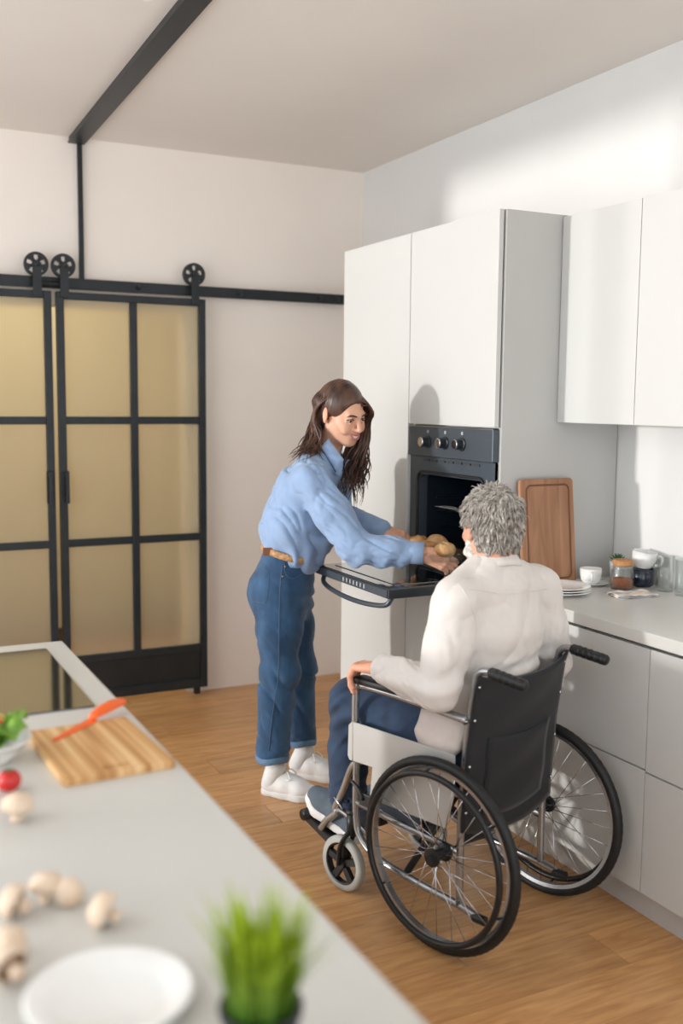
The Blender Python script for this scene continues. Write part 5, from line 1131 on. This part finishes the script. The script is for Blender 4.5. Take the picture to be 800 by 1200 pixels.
# shirt tail spilling over the side guard
f = Field(wc(0.04, 0.2, 0.5) * (1, 1, 0) + (-0.2, -0.2, 0.46), wc(0.04, 0.2, 0.5) * (1, 1, 0) + (0.2, 0.2, 0.76), 0.0055)
f.bone(wc(0.07, 0.15, 0.66), wc(0.075, 0.185, 0.60), (0.10, 0.03), (0.085, 0.026), 0.02, HX).bone(wc(0.075, 0.185, 0.60), wc(0.08, 0.20, 0.545), (0.085, 0.026), (0.05, 0.018), 0.02, HX)
f.disp(lambda P: 0.007 * np.abs(vnoise(np.stack([(P @ HX) * 34, (P @ NX) * 10, P[:, 2] * 12], 1))) - 0.003)
V, F = f.mesh(); vf_obj('shirt_tail', V, F, 'shirt_tail', mshirt, MO)
# trousers
f = Field(wc(0.3, 0, 0) * (1, 1, 0) + (-0.45, -0.5, 0.2), wc(0.3, 0, 0) * (1, 1, 0) + (0.45, 0.5, 0.74), 0.0055)
f.bone(mhiL, mhiR, 0.105, 0.105, 0.03).bone(pel, wc(0.07, 0, 0.66), (0.16, 0.105), (0.155, 0.105), 0.03, LM)
for h_, k_, a_ in ((mhiL, mknL, manL), (mhiR, mknR, manR)): f.bone(h_, k_, 0.10, 0.070, 0.03).bone(k_, (k_ + a_) / 2, 0.070, 0.066, 0.02).bone((k_ + a_) / 2, a_, 0.066, 0.062, 0.02)
def mt_folds(P):
    n1 = vnoise(P * 8); d = 0.008 * np.abs(vnoise(np.stack([(P @ HX) * 20 + P[:, 2] * 22 + n1, (P @ NX) * 9, P[:, 2] * 8], 1))) - 0.003
    for k_ in (mknL, mknR): d += 0.006 * np.exp(-(np.linalg.norm(P - k_ + (0, 0, 0.05), axis=1) / 0.1) ** 2) * np.sin(P[:, 2] * 110 + (P @ HX) * 60 + 2 * n1)
    return d
f.disp(mt_folds)
for k_, a_ in ((mknL, manL), (mknR, manR)): x = nrm(a_ - k_); f.bone(a_ + x * 0.08, a_ - x * 0.03, 0.055, 0.055, 0.003, op='s')
for a_ in (manL, manR): pass
V, F = f.mesh(); V = relax(V, F, 1, 0.4); vf_obj('trousers', V, F, 'denim_dark', mn, MO)
for (q, sg, pz, aa, pitch) in (((0.575, 0.128), 1, 0.174, manL, 0.32), ((0.545, -0.12), -1, 0.128, manR, 0.2)):
    x = nrm(HX * math.cos(pitch) + ZZ * math.sin(pitch)); O = wc(q[0], q[1], pz)
    shoe_parts(mn, O + x * 0.0, frame(x, ZZ), 0.285, 'shoe_grey', 'sole_white', 'lace_grey', mirror=sg, off=MO)
    s_ = Field(O - 0.2, O + 0.2, 0.006); s_.bone(O - x * 0.06 + (0, 0, 0.05), aa, 0.036, 0.038, 0.02); V, F = s_.mesh(); vf_obj('sock', V, F, 'shoe_grey', mn, MO)

# ------------------------------------------------------------------ tray of bread rolls between her hands
TC = np.array([2.085, 3.335, 1.0])
t = thing('baking_dish', 'clear glass baking dish held by the woman over the oven door', 'dish', tuple(TC), -0.16)
n_ = len(rrect(-.1, .1, -.2, .2, .03)); rings = [rrect(-0.07, 0.07, -0.165, 0.165, 0.03), rrect(-0.085, 0.085, -0.18, 0.18, 0.035), rrect(-0.098, 0.098, -0.195, 0.195, 0.04), rrect(-0.098, 0.098, -0.195, 0.195, 0.04), rrect(-0.081, 0.081, -0.176, 0.176, 0.035), rrect(-0.067, 0.067, -0.162, 0.162, 0.03)]
zs = [0.0, 0.030, 0.032, 0.035, 0.034, 0.004]; V = [(a, b_, zs[i]) for i, r in enumerate(rings) for a, b_ in r]; F = [(i * n_ + k, i * n_ + (k + 1) % n_, (i + 1) * n_ + (k + 1) % n_, (i + 1) * n_ + k) for i in range(5) for k in range(n_)] + [tuple(reversed(range(n_))), tuple(5 * n_ + k for k in range(n_))]
MB().add(V, F).build('dish', 'clear_glass', t, auto=0.5)
def roll_vf(seed):
    f = Field((-0.075, -0.06, -0.01), (0.075, 0.06, 0.075), 0.004)
    f.ell((0, 0, 0.028), (0.052, 0.042, 0.032), 0.01); f.cut((0, 0, 0.002), (0, 0, -1))
    for s in (-0.018, 0.018): f.bone((s - 0.02, -0.026, 0.062), (s + 0.02, 0.026, 0.062), 0.006, 0.006, 0.008, op='s')
    f.disp(lambda P: 0.004 * vnoise(P * 30 + seed) + 0.0015 * vnoise(P * 90 + seed)); return f.mesh()
for i, (x, y, z, rz, lb) in enumerate(((2.10, 3.475, 0.0, 0.4, 'bread roll at the far end of the glass dish'), (2.125, 3.375, 0.012, 1.2, 'browned bread roll next to the oven mouth in the dish'), (2.05, 3.315, 0.0, -0.5, 'bread roll in the middle of the glass dish by her hand'), (2.06, 3.215, 0.008, 0.9, 'bread roll nearest the seated man in the glass dish'))):
    V, F = roll_vf(i * 9.3); o = vf_obj('bread_roll', V, F, 'bread', None, (0, 0, 0)); o.location = (x, y, TC[2] + 0.005 + z); o.rotation_euler = (0, 0, rz); tag(o, lb, 'bread roll', 'bread rolls in the glass dish')
